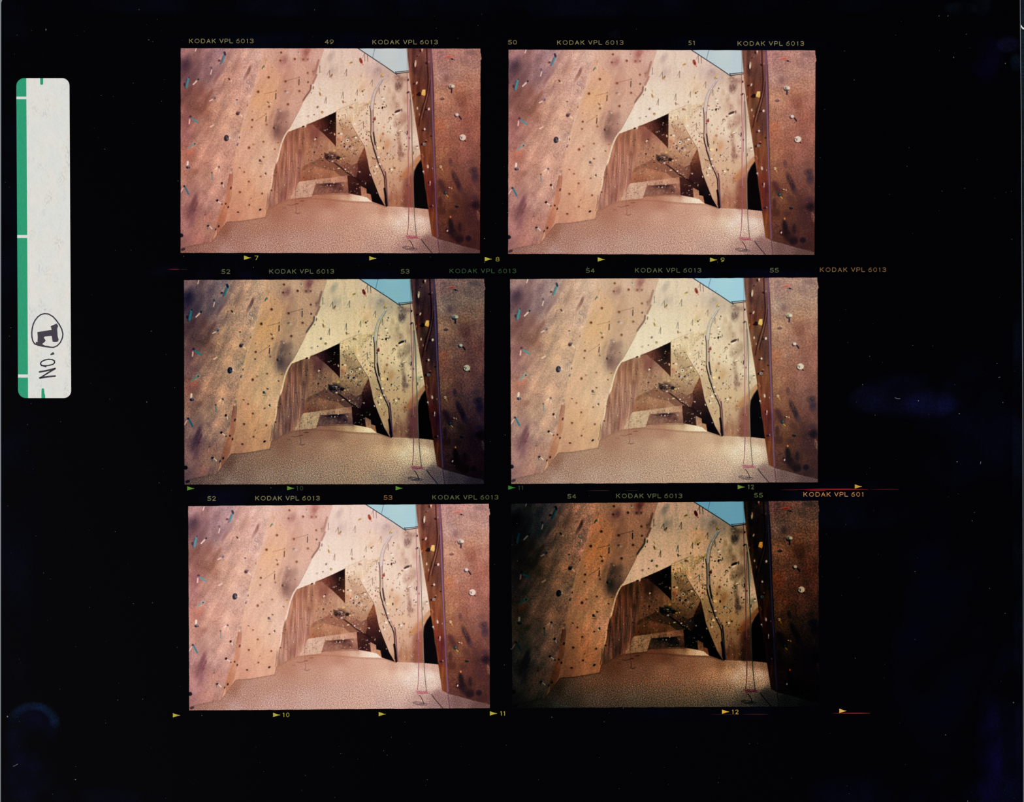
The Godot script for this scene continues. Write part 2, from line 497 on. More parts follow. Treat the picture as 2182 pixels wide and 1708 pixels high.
# ------------------------------------------------------------------ black emulsion of the sheet: near black with blue stained patches
func paint_emulsion() -> Image:
	var w := 1091
	var h := 860
	var n := FastNoiseLite.new()
	n.seed = 21
	n.frequency = 0.011
	n.fractal_octaves = 4
	var low := n.get_image(w, h).get_data()
	n.seed = 22
	n.frequency = 0.4
	n.fractal_octaves = 1
	var hi := n.get_image(w, h).get_data()
	# x, y, radius x, radius y, r, g, b added at the middle
	var spots := [[1020, 8, 1100, 34, 3, 4, 13], [30, 700, 60, 900, 2, 3, 12], [2046, 18, 38, 16, 12, 24, 34], [2090, 8, 26, 30, 8, 14, 22], [2148, 94, 30, 20, 12, 12, 34], [2164, 132, 14, 22, 10, 22, 36],
		[2100, 120, 40, 60, 4, 2, 20], [1335, 72, 44, 14, 12, 14, 32], [700, 90, 360, 26, 2, 3, 14], [1500, 95, 300, 20, 2, 3, 14], [1940, 842, 130, 54, 6, 7, 28], [1980, 860, 60, 34, 4, 5, 18], [1850, 850, 50, 34, 4, 6, 16], [2060, 900, 130, 160, 2, 3, 13],
		[2106, 1600, 34, 150, 5, 2, 30], [2150, 1550, 60, 200, 3, 3, 16], [1960, 1690, 260, 60, 2, 4, 18], [2000, 1350, 120, 300, 1, 1, 10], [66, 1570, 62, 80, 4, 4, 26], [60, 1650, 60, 60, 3, 3, 20], [150, 1702, 220, 30, 3, 4, 16],
		[480, 577, 200, 20, 3, 3, 16], [700, 585, 300, 14, 2, 3, 18], [540, 1060, 180, 24, 3, 3, 18], [1560, 585, 260, 14, 3, 4, 20], [1800, 1075, 200, 60, 3, 4, 14], [1480, 1500, 300, 40, 1, 2, 9], [620, 552, 260, 14, 1, 2, 12], [2170, 1000, 16, 700, 3, 8, 16]]
	# the ring-shaped stain low on the left
	for k in 13:
		var a := lerpf(PI * 1.12, PI * 1.98, k / 12.0)
		spots.append([70 + 46 * cos(a), 1542 + 40 * sin(a), 13, 11, 5, 13, 24])
	var buf := PackedFloat32Array()
	buf.resize(w * h * 3)
	for i in w * h:
		buf[i * 3] = 1.5
		buf[i * 3 + 1] = 1.5
		buf[i * 3 + 2] = 4.0
	for s in spots:
		var cx: float = s[0] * 0.5
		var cy: float = (s[1] + 4.0) * 0.5
		var rx: float = s[2] * 0.5
		var ry: float = s[3] * 0.5
		for y in range(maxi(0, int(cy - ry)), mini(h, int(cy + ry) + 1)):
			for x in range(maxi(0, int(cx - rx)), mini(w, int(cx + rx) + 1)):
				var dx := (x - cx) / rx
				var dy := (y - cy) / ry
				var k := 1.0 - dx * dx - dy * dy
				if k <= 0.0:
					continue
				var i := y * w + x
				k = minf(1.0, k * 1.6) * clampf(0.25 + (low[i] - 90) / 110.0, 0.0, 1.2) * (0.55 + hi[i] / 240.0)
				k *= 0.55
				buf[i * 3] += s[4] * k
				buf[i * 3 + 1] += s[5] * k
				buf[i * 3 + 2] += s[6] * k
	var out := PackedByteArray()
	out.resize(w * h * 3)
	for i in w * h * 3:
		out[i] = clampi(int(buf[i] + 0.5), 0, 255)
	return Image.create_from_data(w, h, false, Image.FORMAT_RGB8, out)


# ------------------------------------------------------------------ the printed picture (dyes of the print, one negative printed six times)
# fills an outline; ctrl holds x, y, r, g, b of printed tones, blended smoothly between them
func region(id: int, pts: Array, ctrl: Array) -> void:
	var p := PackedVector2Array()
	var x0 := 1e9
	var x1 := -1e9
	var y0 := 1e9
	var y1 := -1e9
	for i in range(0, pts.size(), 2):
		var v := Vector2((pts[i] - OX) * CS, (pts[i + 1] - OY) * CS)
		p.append(v)
		x0 = minf(x0, v.x)
		x1 = maxf(x1, v.x)
		y0 = minf(y0, v.y)
		y1 = maxf(y1, v.y)
	var ix0 := clampi(int(floor(x0)), 0, CW - 1)
	var ix1 := clampi(int(ceil(x1)), 0, CW - 1)
	var iy0 := clampi(int(floor(y0)), 0, CH - 1)
	var iy1 := clampi(int(ceil(y1)), 0, CH - 1)
	var cell := 8
	var gw := (ix1 - ix0) / cell + 2
	var gh := (iy1 - iy0) / cell + 2
	var G := PackedFloat32Array()
	G.resize(gw * gh * 3)
	var nc := ctrl.size() / 5
	for gy in gh:
		for gx in gw:
			var wx := (ix0 + gx * cell) / CS + OX
			var wy := (iy0 + gy * cell) / CS + OY
			var sw := 0.0
			var r := 0.0
			var g := 0.0
			var b := 0.0
			for c in nc:
				var dx: float = wx - ctrl[c * 5]
				var dy: float = wy - ctrl[c * 5 + 1]
				var d := dx * dx + dy * dy + 30.0
				var k := 1.0 / (d * sqrt(d))
				sw += k
				r += k * ctrl[c * 5 + 2]
				g += k * ctrl[c * 5 + 3]
				b += k * ctrl[c * 5 + 4]
			var o := (gy * gw + gx) * 3
			G[o] = r / sw
			G[o + 1] = g / sw
			G[o + 2] = b / sw
	var n := p.size()
	var row := PackedFloat32Array()
	row.resize(gw * 3)
	for y in range(iy0, iy1 + 1):
		var yc := y + 0.5
		var xs: Array[float] = []
		for i in n:
			var a := p[i]
			var b2 := p[(i + 1) % n]
			if (a.y <= yc) != (b2.y <= yc):
				xs.append(a.x + (yc - a.y) * (b2.x - a.x) / (b2.y - a.y))
		if xs.is_empty():
			continue
		xs.sort()
		var fy := float(y - iy0) / cell
		var gy0 := mini(int(fy), gh - 2)
		fy -= gy0
		for k in gw * 3:
			row[k] = lerpf(G[gy0 * gw * 3 + k], G[(gy0 + 1) * gw * 3 + k], fy)
		for s in range(0, xs.size() - 1, 2):
			var xa := xs[s]
			var xb := xs[s + 1]
			for x in range(maxi(ix0, int(floor(xa))), mini(ix1, int(floor(xb))) + 1):
				var cov := minf(x + 1.0, xb) - maxf(float(x), xa)
				if cov <= 0.02:
					continue
				var fx := float(x - ix0) / cell
				var g0 := mini(int(fx), gw - 2)
				fx -= g0
				g0 *= 3
				var i := y * CW + x
				var r2 := row[g0] + (row[g0 + 3] - row[g0]) * fx
				var gg := row[g0 + 1] + (row[g0 + 4] - row[g0 + 1]) * fx
				var bb := row[g0 + 2] + (row[g0 + 5] - row[g0 + 2]) * fx
				if cov >= 0.98:
					PR[i] = r2
					PG[i] = gg
					PB[i] = bb
				else:
					PR[i] += (r2 - PR[i]) * cov
					PG[i] += (gg - PG[i]) * cov
					PB[i] += (bb - PB[i]) * cov
				if cov > 0.5:
					ID[i] = id


# soft stain; rough: how much the mottling of the wall breaks it up
func blob(x: float, y: float, rx: float, ry: float, deg: float, c: Array, alpha: float, rough := 0.6, only := -1) -> void:
	var R := maxf(rx, ry)
	var ca := cos(deg_to_rad(deg))
	var sa := sin(deg_to_rad(deg))
	for py in range(maxi(0, int((y - R - OY) * CS)), mini(CH, int((y + R - OY) * CS) + 2)):
		for qx in range(maxi(0, int((x - R - OX) * CS)), mini(CW, int((x + R - OX) * CS) + 2)):
			var dx := qx / CS + OX - x
			var dy := py / CS + OY - y
			var u := (dx * ca + dy * sa) / rx
			var v := (-dx * sa + dy * ca) / ry
			var k := 1.0 - u * u - v * v
			if k <= 0.0:
				continue
			var i := py * CW + qx
			if only >= 0 and ID[i] != only:
				continue
			k = k * alpha
			if rough > 0.0:
				k *= clampf(1.0 + rough * ((nblot[i] + nmid[i] - 256) / 90.0), 0.0, 2.0)
			k = minf(k, 1.0)
			PR[i] += (c[0] - PR[i]) * k
			PG[i] += (c[1] - PG[i]) * k
			PB[i] += (c[2] - PB[i]) * k


func ell(x: float, y: float, rx: float, ry: float, deg: float, c: Array, alpha := 1.0) -> void:
	var R := maxf(rx, ry) + 1.0
	var ca := cos(deg_to_rad(deg))
	var sa := sin(deg_to_rad(deg))
	var rm := minf(rx, ry) * CS
	for py in range(maxi(0, int((y - R - OY) * CS)), mini(CH, int((y + R - OY) * CS) + 2)):
		for qx in range(maxi(0, int((x - R - OX) * CS)), mini(CW, int((x + R - OX) * CS) + 2)):
			var dx := (qx + 0.5) / CS + OX - x
			var dy := (py + 0.5) / CS + OY - y
			var u := (dx * ca + dy * sa) / rx
			var v := (-dx * sa + dy * ca) / ry
			var k := clampf((1.0 - sqrt(u * u + v * v)) * rm + 0.5, 0.0, 1.0) * alpha
			if k <= 0.0:
				continue
			var i := py * CW + qx
			PR[i] += (c[0] - PR[i]) * k
			PG[i] += (c[1] - PG[i]) * k
			PB[i] += (c[2] - PB[i]) * k


# a drawn line through x, y pairs; soft widens its edge (pixels)
func line(pts: Array, w: float, c: Array, alpha := 1.0, soft := 0.0) -> void:
	for s in range(0, pts.size() - 2, 2):
		var a := Vector2(pts[s], pts[s + 1])
		var b := Vector2(pts[s + 2], pts[s + 3])
		var d := b - a
		var l2 := maxf(d.length_squared(), 1e-6)
		var last := s + 4 >= pts.size()
		var m := w * 0.5 + 1.0 + soft
		for py in range(maxi(0, int((minf(a.y, b.y) - m - OY) * CS)), mini(CH, int((maxf(a.y, b.y) + m - OY) * CS) + 2)):
			for qx in range(maxi(0, int((minf(a.x, b.x) - m - OX) * CS)), mini(CW, int((maxf(a.x, b.x) + m - OX) * CS) + 2)):
				var q := Vector2((qx + 0.5) / CS + OX, (py + 0.5) / CS + OY)
				var t := (q - a).dot(d) / l2
				if t < 0.0 and s > 0 or t > 1.0 and not last:
					continue
				t = clampf(t, 0.0, 1.0)
				var dist := q.distance_to(a + d * t)
				var k := clampf((w * 0.5 - dist) / (0.62 + soft) + 0.5, 0.0, 1.0) * alpha
				if k <= 0.0:
					continue
				var i := py * CW + qx
				PR[i] += (c[0] - PR[i]) * k
				PG[i] += (c[1] - PG[i]) * k
				PB[i] += (c[2] - PB[i]) * k


func noise_bytes(sd: int, freq: float, oct: int, w: int, h: int) -> PackedByteArray:
	var n := FastNoiseLite.new()
	n.seed = sd
	n.frequency = freq
	n.fractal_octaves = oct
	if oct == 1:
		n.fractal_type = FastNoiseLite.FRACTAL_NONE
	var im := n.get_image(w, h)
	if w != CW or h != CH:
		im.resize(CW, CH, Image.INTERPOLATE_CUBIC)
	return im.get_data()


func paint_picture() -> void:
	var total := CW * CH
	PR.resize(total)
	PG.resize(total)
	PB.resize(total)
	ID.resize(total)
	nblot = noise_bytes(1, 0.016, 5, CW, CH)
	nmid = noise_bytes(2, 0.12, 3, CW, CH)
	nfine = noise_bytes(3, 0.33, 1, CW, CH)
	var nvert := noise_bytes(4, 0.06, 4, CW, CH / 9)
	var ngrav := noise_bytes(5, 0.27, 2, CW, CH)
	var ngrav2 := noise_bytes(6, 0.3, 1, CW, CH * 3 / 2)
	# slanting streaks of the left wall
	var nslant := PackedByteArray()
	nslant.resize(total)
	var fs := FastNoiseLite.new()
	fs.seed = 8
	fs.frequency = 0.03
	fs.fractal_octaves = 4
	for y in CH:
		for x in CW:
			if x < 400:
				nslant[y * CW + x] = clampi(int(128.0 + 128.0 * fs.get_noise_2d((x * 0.86 + y * 0.5) * 1.1, (-x * 0.5 + y * 0.86) * 0.22)), 0, 255)
			else:
				nslant[y * CW + x] = 128

	# ---- large printed areas, far to near: id 0 pale wall, 1 left wall, 2 tan panel, 3 inner streaked wall, 4 far facets, 5 dark, 6 floor, 7 column, 8 right wall, 9 sky
	region(0, [370, 90, 1040, 90, 1040, 550, 370, 550], [700, 115, 224, 191, 174, 735, 135, 222, 191, 172, 705, 150, 216, 183, 166, 780, 120, 222, 187, 174, 800, 150, 206, 173, 162, 815, 158, 196, 162, 148, 690, 190, 228, 201, 182, 650, 250, 234, 209, 190, 720, 200, 232, 205, 184, 760, 200, 230, 201, 176, 700, 235, 234, 209, 190, 775, 180, 226, 189, 162, 800, 240, 230, 199, 174, 830, 190, 224, 191, 168, 850, 175, 196, 158, 138, 850, 230, 216, 179, 156, 870, 250, 206, 169, 148, 830, 270, 230, 201, 176, 880, 300, 226, 197, 176, 850, 320, 208, 167, 144, 815, 310, 214, 171, 138, 840, 350, 210, 165, 132, 800, 350, 206, 162, 130, 870, 350, 206, 162, 132, 845, 390, 196, 144, 114, 870, 400, 158, 100, 78, 840, 430, 172, 110, 82, 870, 435, 128, 73, 56, 740, 260, 224, 187, 158, 765, 290, 228, 193, 166, 790, 330, 200, 156, 124, 810, 400, 200, 150, 118])
	region(4, [600, 304, 613, 281, 650, 267, 716, 238, 717, 300, 777, 312, 786, 360, 800, 400, 800, 432, 600, 432], [650, 320, 166, 106, 80, 700, 330, 160, 104, 80, 760, 335, 176, 122, 92, 740, 370, 120, 70, 54, 690, 350, 142, 86, 66])
	# facet between the vertical edge and the slanting one
	region(4, [716, 236, 757, 219, 790, 219, 770, 240, 748, 262, 757, 280, 777, 312, 766, 333, 750, 352, 742, 368, 716, 346, 690, 332, 714, 314], [724, 240, 226, 192, 162, 745, 240, 226, 196, 166, 725, 262, 212, 172, 138, 745, 262, 214, 172, 136, 735, 275, 198, 148, 116, 722, 295, 196, 146, 114, 745, 300, 190, 140, 108, 765, 308, 190, 142, 108, 735, 320, 180, 128, 98, 755, 325, 182, 130, 100, 745, 345, 160, 106, 80, 725, 340, 148, 98, 74, 741, 362, 134, 84, 64])
	# back of the cave, upper left facet
	region(4, [613, 281, 650, 267, 688, 251, 700, 262, 714, 314, 700, 328, 687, 333, 646, 354, 640, 372, 600, 372, 590, 330, 605, 300], [625, 285, 158, 96, 72, 650, 290, 158, 98, 74, 650, 320, 168, 108, 82, 670, 285, 138, 78, 64, 690, 290, 160, 104, 84, 700, 305, 176, 120, 92, 705, 318, 180, 126, 96, 670, 320, 172, 114, 88, 660, 340, 176, 118, 92, 690, 332, 168, 110, 84])
	# lower arch
	region(4, [646, 354, 687, 333, 693, 346, 713, 347, 742, 370, 740, 374, 730, 376, 637, 388, 641, 365], [655, 358, 150, 92, 68, 690, 345, 140, 84, 64, 700, 352, 134, 80, 62, 720, 362, 122, 72, 56, 660, 375, 152, 90, 64, 690, 372, 160, 98, 72, 645, 380, 150, 88, 64])
	region(4, [641, 368, 655, 357, 670, 354, 690, 359, 712, 364, 722, 372, 728, 376, 637, 388], [655, 360, 164, 104, 76, 690, 366, 168, 106, 78, 650, 382, 148, 84, 60, 700, 376, 150, 90, 66, 720, 374, 164, 108, 80])
	# rib coming down to the right
	region(4, [713, 347, 722, 338, 750, 352, 764, 346, 768, 388, 758, 381, 742, 369], [725, 348, 146, 92, 70, 745, 360, 126, 76, 60, 758, 362, 112, 62, 50, 764, 385, 84, 42, 36])
	# pale band and low panel
	region(4, [637, 387, 730, 375, 741, 373, 741, 389, 719, 389, 677, 391, 673, 390, 664, 420, 616, 425, 622, 412, 632, 396], [640, 395, 200, 154, 128, 660, 395, 200, 152, 128, 655, 410, 196, 148, 124, 630, 415, 190, 138, 114, 690, 383, 186, 132, 106, 720, 380, 190, 132, 106, 735, 380, 176, 116, 92, 642, 418, 198, 152, 128])
	region(4, [675, 391, 719, 389, 740, 387, 744, 413, 666, 413, 670, 402], [680, 394, 118, 70, 58, 700, 394, 84, 46, 42, 715, 393, 74, 38, 36, 735, 392, 150, 96, 76, 680, 403, 146, 94, 78, 700, 404, 156, 100, 84, 725, 402, 128, 76, 64, 735, 407, 134, 80, 66, 705, 411.5, 110, 62, 50])
	# dark pillar, dark wedge, gap with light behind
	region(5, [740, 373, 750, 376, 759, 380, 768, 386, 768, 400, 770, 417, 743, 413], [745, 385, 62, 28, 24, 755, 400, 50, 22, 20, 765, 410, 56, 24, 22, 748, 410, 44, 18, 18])
	region(5, [777, 313, 781, 330, 787, 361, 795, 383, 809, 419, 821, 440, 792, 432, 788, 414, 781, 403, 768, 396, 758, 381, 763, 362, 762, 345, 768, 331], [776, 325, 118, 62, 42, 770, 345, 88, 42, 32, 780, 355, 70, 32, 26, 772, 370, 58, 24, 24, 784, 380, 44, 18, 18, 790, 400, 22, 10, 12, 800, 425, 10, 5, 8, 765, 385, 48, 20, 20])
	region(4, [769, 396, 782, 403, 783, 412, 790, 414, 793, 430, 778, 421, 770, 417], [772, 405, 176, 116, 88, 778, 410, 190, 128, 98, 785, 420, 172, 104, 68, 780, 418, 196, 138, 108])
	region(5, [781, 402, 790, 404, 791, 413, 781.5, 412], [785, 408, 14, 8, 10])
	# black triangle under the overhang
	region(5, [650, 267, 688, 251, 716, 238, 716, 312, 703, 298, 688, 283, 675, 273, 667, 265], [662, 263, 112, 58, 46, 675, 262, 104, 50, 40, 690, 268, 76, 34, 28, 700, 258, 34, 14, 14, 708, 250, 14, 6, 8, 704, 270, 22, 10, 10, 713, 270, 62, 26, 16, 700, 285, 66, 30, 24, 712, 300, 70, 32, 22])
	# inner wall on the left of the cave
	region(3, [613, 281, 650, 267, 652, 300, 648, 340, 643, 358, 636, 388, 632, 396, 616, 424, 590, 435, 568, 447, 571, 425, 576, 405, 580, 385, 584, 360, 588, 348, 594, 335, 598, 315, 603, 303], [620, 290, 156, 94, 70, 645, 280, 162, 104, 78, 640, 310, 166, 106, 80, 610, 310, 164, 102, 78, 612, 340, 172, 112, 90, 600, 345, 158, 98, 76, 632, 345, 172, 114, 92, 592, 370, 158, 98, 78, 610, 380, 176, 118, 98, 628, 385, 176, 114, 94, 588, 400, 164, 108, 90, 580, 425, 168, 112, 94, 605, 410, 156, 96, 80, 622, 410, 178, 118, 96])
	# floor
	region(6, [370, 531, 409, 522, 451, 515, 470, 489, 483, 472, 515, 470, 564, 462, 568, 446, 590, 434, 616, 424, 663, 419, 675, 412.5, 710, 411, 743, 412, 771, 417, 782, 420, 792, 429, 821, 439.5, 881, 442, 913, 446, 921, 503, 934, 509, 956, 515, 986, 524, 1040, 537, 1040, 550, 370, 550], [400, 530, 150, 100, 87, 450, 520, 166, 114, 98, 480, 490, 152, 96, 76, 500, 500, 178, 126, 108, 550, 480, 180, 126, 104, 590, 445, 170, 110, 87, 640, 425, 170, 108, 85, 680, 416, 178, 116, 93, 700, 430, 176, 114, 91, 640, 460, 186, 130, 108, 700, 460, 202, 148, 125, 750, 445, 200, 144, 119, 790, 445, 206, 154, 129, 815, 447, 196, 140, 114, 800, 465, 222, 174, 146, 840, 450, 208, 162, 138, 835, 465, 234, 194, 165, 850, 474, 240, 210, 193, 870, 462, 244, 214, 195, 895, 470, 240, 210, 191, 905, 452, 196, 146, 125, 880, 448, 196, 146, 125, 860, 485, 234, 196, 172, 900, 490, 230, 192, 170, 830, 500, 214, 168, 146, 760, 500, 206, 156, 134, 700, 510, 198, 150, 131, 640, 520, 194, 148, 131, 560, 525, 190, 142, 127, 480, 535, 184, 136, 125, 800, 530, 196, 152, 136, 870, 515, 186, 140, 125, 860, 535, 176, 132, 121, 910, 510, 142, 98, 91, 920, 525, 136, 96, 91, 900, 538, 146, 106, 100, 950, 525, 110, 74, 70, 1000, 537, 92, 60, 57])
	# lit strip at the back of the floor
	region(6, [676, 413, 710, 411.5, 743, 413, 771, 418, 782, 420.5, 793, 430, 770, 429, 745, 428, 715, 425, 690, 420], [685, 416, 168, 108, 82, 700, 417, 176, 116, 90, 714, 418, 190, 132, 104, 735, 420, 212, 164, 136, 755, 422, 232, 198, 172, 775, 424, 244, 220, 196, 788, 427, 240, 214, 190, 740, 414, 182, 126, 100])
	line([636, 422.5, 690, 424, 715, 426.6, 745, 429.5, 770, 431, 794, 432, 821, 440], 2.5, [146, 84, 60], 0.5, 3.0)
	line([664, 414, 700, 413, 744, 413.6], 1.4, [104, 56, 44], 0.7, 1.0)
	line([451, 516, 462, 501, 470, 490, 483, 473.4, 515, 471.4, 564, 463.4], 2.4, [134, 82, 58], 0.5, 2.4)
	line([566, 462, 569.4, 447.4, 590, 435.4, 616, 425.4, 663, 420.4], 2.4, [140, 84, 60], 0.45, 2.4)
	line([385, 530, 409, 523.4, 451, 516], 2.4, [120, 76, 64], 0.45, 2.6)
	# pale overhang comes forward again over the cave: bright thin lip
	line([617, 279, 650, 266.5, 688, 250.5, 716, 237.5], 1.4, [240, 214, 190], 0.8)
	line([718, 235, 757, 219, 762, 218], 0.8, [176, 138, 112], 0.8)
	line([719, 237, 757, 221], 0.9, [238, 212, 186], 0.7)
	line([715.8, 238, 715.8, 312], 1.2, [96, 46, 26], 0.9)
	line([717.2, 239, 717.2, 311], 1.2, [226, 186, 152], 0.55)
	line([748, 264, 757, 280, 777, 312.5], 0.9, [120, 72, 50], 0.8)
	line([712, 346, 727, 357, 742, 370, 759, 380, 774, 389], 2.6, [34, 14, 14], 0.85, 0.8)
	line([646, 354, 687, 333], 0.8, [196, 140, 108], 0.5)
	# tan panel and the pinker wall right of it
	region(2, [556, 90, 694, 90, 690, 103, 683, 127, 678, 141, 675, 158, 668, 174, 663, 185, 659, 197, 646, 217, 644, 224, 634, 242, 620, 269, 612, 282, 603, 296, 597, 315, 593, 335, 588, 348, 583, 360, 580, 385, 575, 405, 571, 425, 568, 445, 564.5, 462, 515, 470, 483, 472, 470, 489, 451, 515, 461, 477, 470, 447, 480, 424, 485, 390, 491, 365, 496, 345, 503, 320, 509, 300, 516, 265, 529, 220, 541, 187], [570, 110, 212, 162, 142, 600, 108, 204, 154, 133, 625, 115, 212, 165, 148, 650, 112, 190, 129, 114, 670, 120, 212, 163, 146, 605, 130, 192, 135, 121, 640, 150, 210, 158, 137, 665, 150, 200, 147, 129, 560, 160, 218, 160, 134, 580, 160, 216, 158, 130, 545, 210, 214, 156, 122, 575, 200, 214, 156, 122, 610, 180, 202, 147, 125, 640, 190, 206, 154, 131, 605, 215, 206, 154, 131, 630, 220, 206, 156, 135, 590, 232, 202, 147, 125, 625, 250, 204, 156, 137, 600, 250, 165, 114, 98, 596, 280, 146, 98, 86, 565, 245, 216, 162, 130, 530, 260, 216, 162, 132, 555, 290, 218, 168, 138, 520, 320, 216, 160, 134, 570, 320, 218, 170, 142, 545, 350, 218, 168, 138, 510, 370, 212, 152, 124, 560, 390, 218, 166, 136, 525, 400, 212, 151, 118, 500, 430, 204, 141, 112, 545, 430, 210, 149, 116, 500, 460, 196, 131, 104, 550, 455, 208, 147, 116, 575, 360, 226, 178, 154])
	# the more orange field in the upper panel
	blob(568, 185, 34, 52, 20, [218, 162, 118], 0.35, 0.25, 2)
	blob(560, 215, 34, 40, 18, [216, 160, 114], 0.35, 0.3, 2)
	line([601, 152, 594, 185, 582, 228, 577, 262], 2.4, [180, 126, 100], 0.4, 3.0)
	# left wall
	region(1, [370, 90, 566, 90, 557, 118, 541, 187, 529, 220, 516, 265, 509, 300, 503, 320, 496, 345, 491, 365, 485, 390, 480, 424, 470, 447, 461, 477, 451, 515, 409, 522, 370, 531], [390, 108, 160, 109, 106, 392, 140, 90, 57, 68, 420, 120, 146, 98, 94, 400, 165, 112, 70, 74, 440, 130, 150, 105, 106, 470, 110, 166, 123, 124, 440, 165, 138, 96, 96, 460, 150, 146, 105, 106, 500, 115, 204, 150, 134, 545, 115, 214, 166, 148, 495, 145, 196, 142, 124, 480, 165, 200, 144, 122, 520, 150, 206, 154, 138, 525, 190, 212, 160, 142, 400, 195, 124, 74, 66, 430, 200, 146, 90, 78, 410, 225, 132, 80, 70, 450, 190, 168, 117, 108, 480, 210, 204, 150, 128, 435, 235, 152, 94, 76, 460, 230, 198, 140, 116, 500, 240, 206, 152, 128, 400, 255, 144, 86, 80, 430, 265, 172, 115, 98, 470, 270, 204, 148, 124, 395, 290, 154, 96, 90, 430, 300, 196, 138, 118, 480, 310, 204, 148, 128, 500, 290, 214, 164, 142, 395, 330, 172, 105, 90, 430, 340, 196, 135, 114, 470, 340, 208, 150, 128, 400, 370, 176, 115, 98, 430, 385, 188, 133, 114, 470, 385, 202, 146, 126, 400, 420, 168, 113, 104, 410, 450, 150, 94, 90, 440, 430, 188, 133, 118, 460, 410, 196, 138, 120, 440, 470, 178, 117, 100, 395, 490, 168, 109, 102, 420, 510, 172, 109, 96, 450, 490, 176, 121, 104, 390, 515, 150, 96, 90])
	# column, right wall, sky, doorway
	region(8, [918, 90, 1040, 90, 1040, 540, 1022, 533, 986, 524, 956, 515, 934, 509, 930, 460, 928, 360, 925, 250, 922, 160], [935, 115, 173, 118, 110, 960, 110, 175, 120, 108, 1000, 115, 163, 112, 103, 1010, 140, 173, 122, 108, 940, 160, 175, 128, 116, 975, 150, 170, 120, 104, 950, 170, 159, 108, 96, 1000, 175, 177, 120, 98, 980, 195, 173, 110, 84, 940, 200, 179, 122, 96, 985, 215, 149, 84, 68, 1010, 210, 162, 101, 85, 940, 240, 172, 112, 89, 970, 240, 162, 105, 87, 1000, 250, 151, 85, 70, 935, 270, 164, 93, 68, 960, 280, 153, 92, 74, 1000, 285, 148, 85, 72, 945, 310, 160, 94, 72, 990, 320, 146, 85, 72, 935, 330, 148, 91, 65, 960, 345, 130, 73, 59, 1005, 345, 126, 73, 63, 940, 365, 133, 77, 55, 960, 370, 128, 73, 55, 995, 365, 117, 69, 61, 940, 395, 98, 51, 37, 960, 395, 110, 59, 45, 1000, 385, 102, 54, 46, 1015, 400, 94, 52, 48, 945, 420, 99, 55, 41, 970, 415, 101, 55, 42, 1000, 420, 89, 47, 41, 960, 440, 101, 53, 38, 1005, 445, 52, 23, 26, 940, 455, 86, 42, 32, 975, 455, 78, 39, 32, 1010, 470, 67, 33, 32, 945, 485, 84, 42, 34, 965, 490, 53, 25, 23, 990, 480, 75, 37, 32, 1010, 500, 65, 31, 29, 945, 505, 78, 40, 34, 985, 515, 60, 28, 26, 1015, 525, 67, 33, 30])
	region(5, [897, 340, 889, 352, 883, 365, 881, 380, 881, 442, 914, 446, 906, 400, 900, 350], [890, 400, 7, 4, 6])
	region(7, [864.5, 90, 866, 104, 871, 152, 877, 200, 884, 250, 895, 320, 899, 350, 906, 395, 913, 450, 920.5, 502, 934, 509, 932, 480, 931, 430, 929.5, 380, 928, 320, 926, 270, 925, 200, 923, 150, 920, 104, 919, 90], [868, 110, 122, 76, 60, 878, 110, 88, 46, 42, 895, 120, 96, 54, 46, 912, 115, 118, 68, 62, 885, 150, 82, 42, 38, 905, 150, 94, 52, 44, 872, 160, 128, 74, 54, 890, 185, 94, 44, 34, 880, 200, 112, 50, 30, 895, 210, 106, 62, 42, 918, 200, 96, 52, 48, 890, 230, 104, 60, 40, 912, 240, 88, 48, 42, 890, 260, 94, 46, 30, 915, 270, 92, 50, 42, 900, 290, 110, 58, 40, 918, 310, 116, 62, 42, 902, 315, 120, 58, 34, 910, 340, 108, 52, 36, 905, 350, 118, 56, 36, 920, 360, 98, 46, 34, 910, 380, 100, 38, 26, 918, 400, 83, 31, 31, 914, 430, 101, 41, 29, 926, 430, 77, 32, 31, 918, 460, 112, 52, 29, 927, 480, 101, 49, 31, 922, 495, 110, 52, 31])
	region(9, [755, 98, 868, 98, 869, 120, 872, 151.5, 846, 155, 844, 158, 821, 142, 790, 121, 762, 103], [790, 110, 190, 196, 198, 830, 110, 197, 200, 198, 860, 120, 190, 197, 199, 830, 140, 194, 198, 196, 860, 148, 190, 198, 200])
	# dark lines of the roof window
	line([760, 101, 790, 121, 821, 141.5, 843, 157], 1.5, [22, 26, 40])
	line([799.5, 100, 794, 123], 0.8, [74, 84, 96])
	line([843, 153.6, 871, 150.8], 1.2, [18, 24, 36])
	line([844, 157.2, 871, 153.6], 1.4, [14, 18, 28])
	line([842.6, 152.6, 846, 160], 1.2, [14, 16, 24])
	line([868, 100, 867.4, 150], 0.8, [120, 128, 134], 0.8)
	for y in [112, 118, 125.5, 133, 141]:
		line([800, y, 866, y + 1], 0.5, [176, 190, 198], 0.5)
	line([806, 131, 812, 130], 0.8, [120, 136, 148], 0.7)

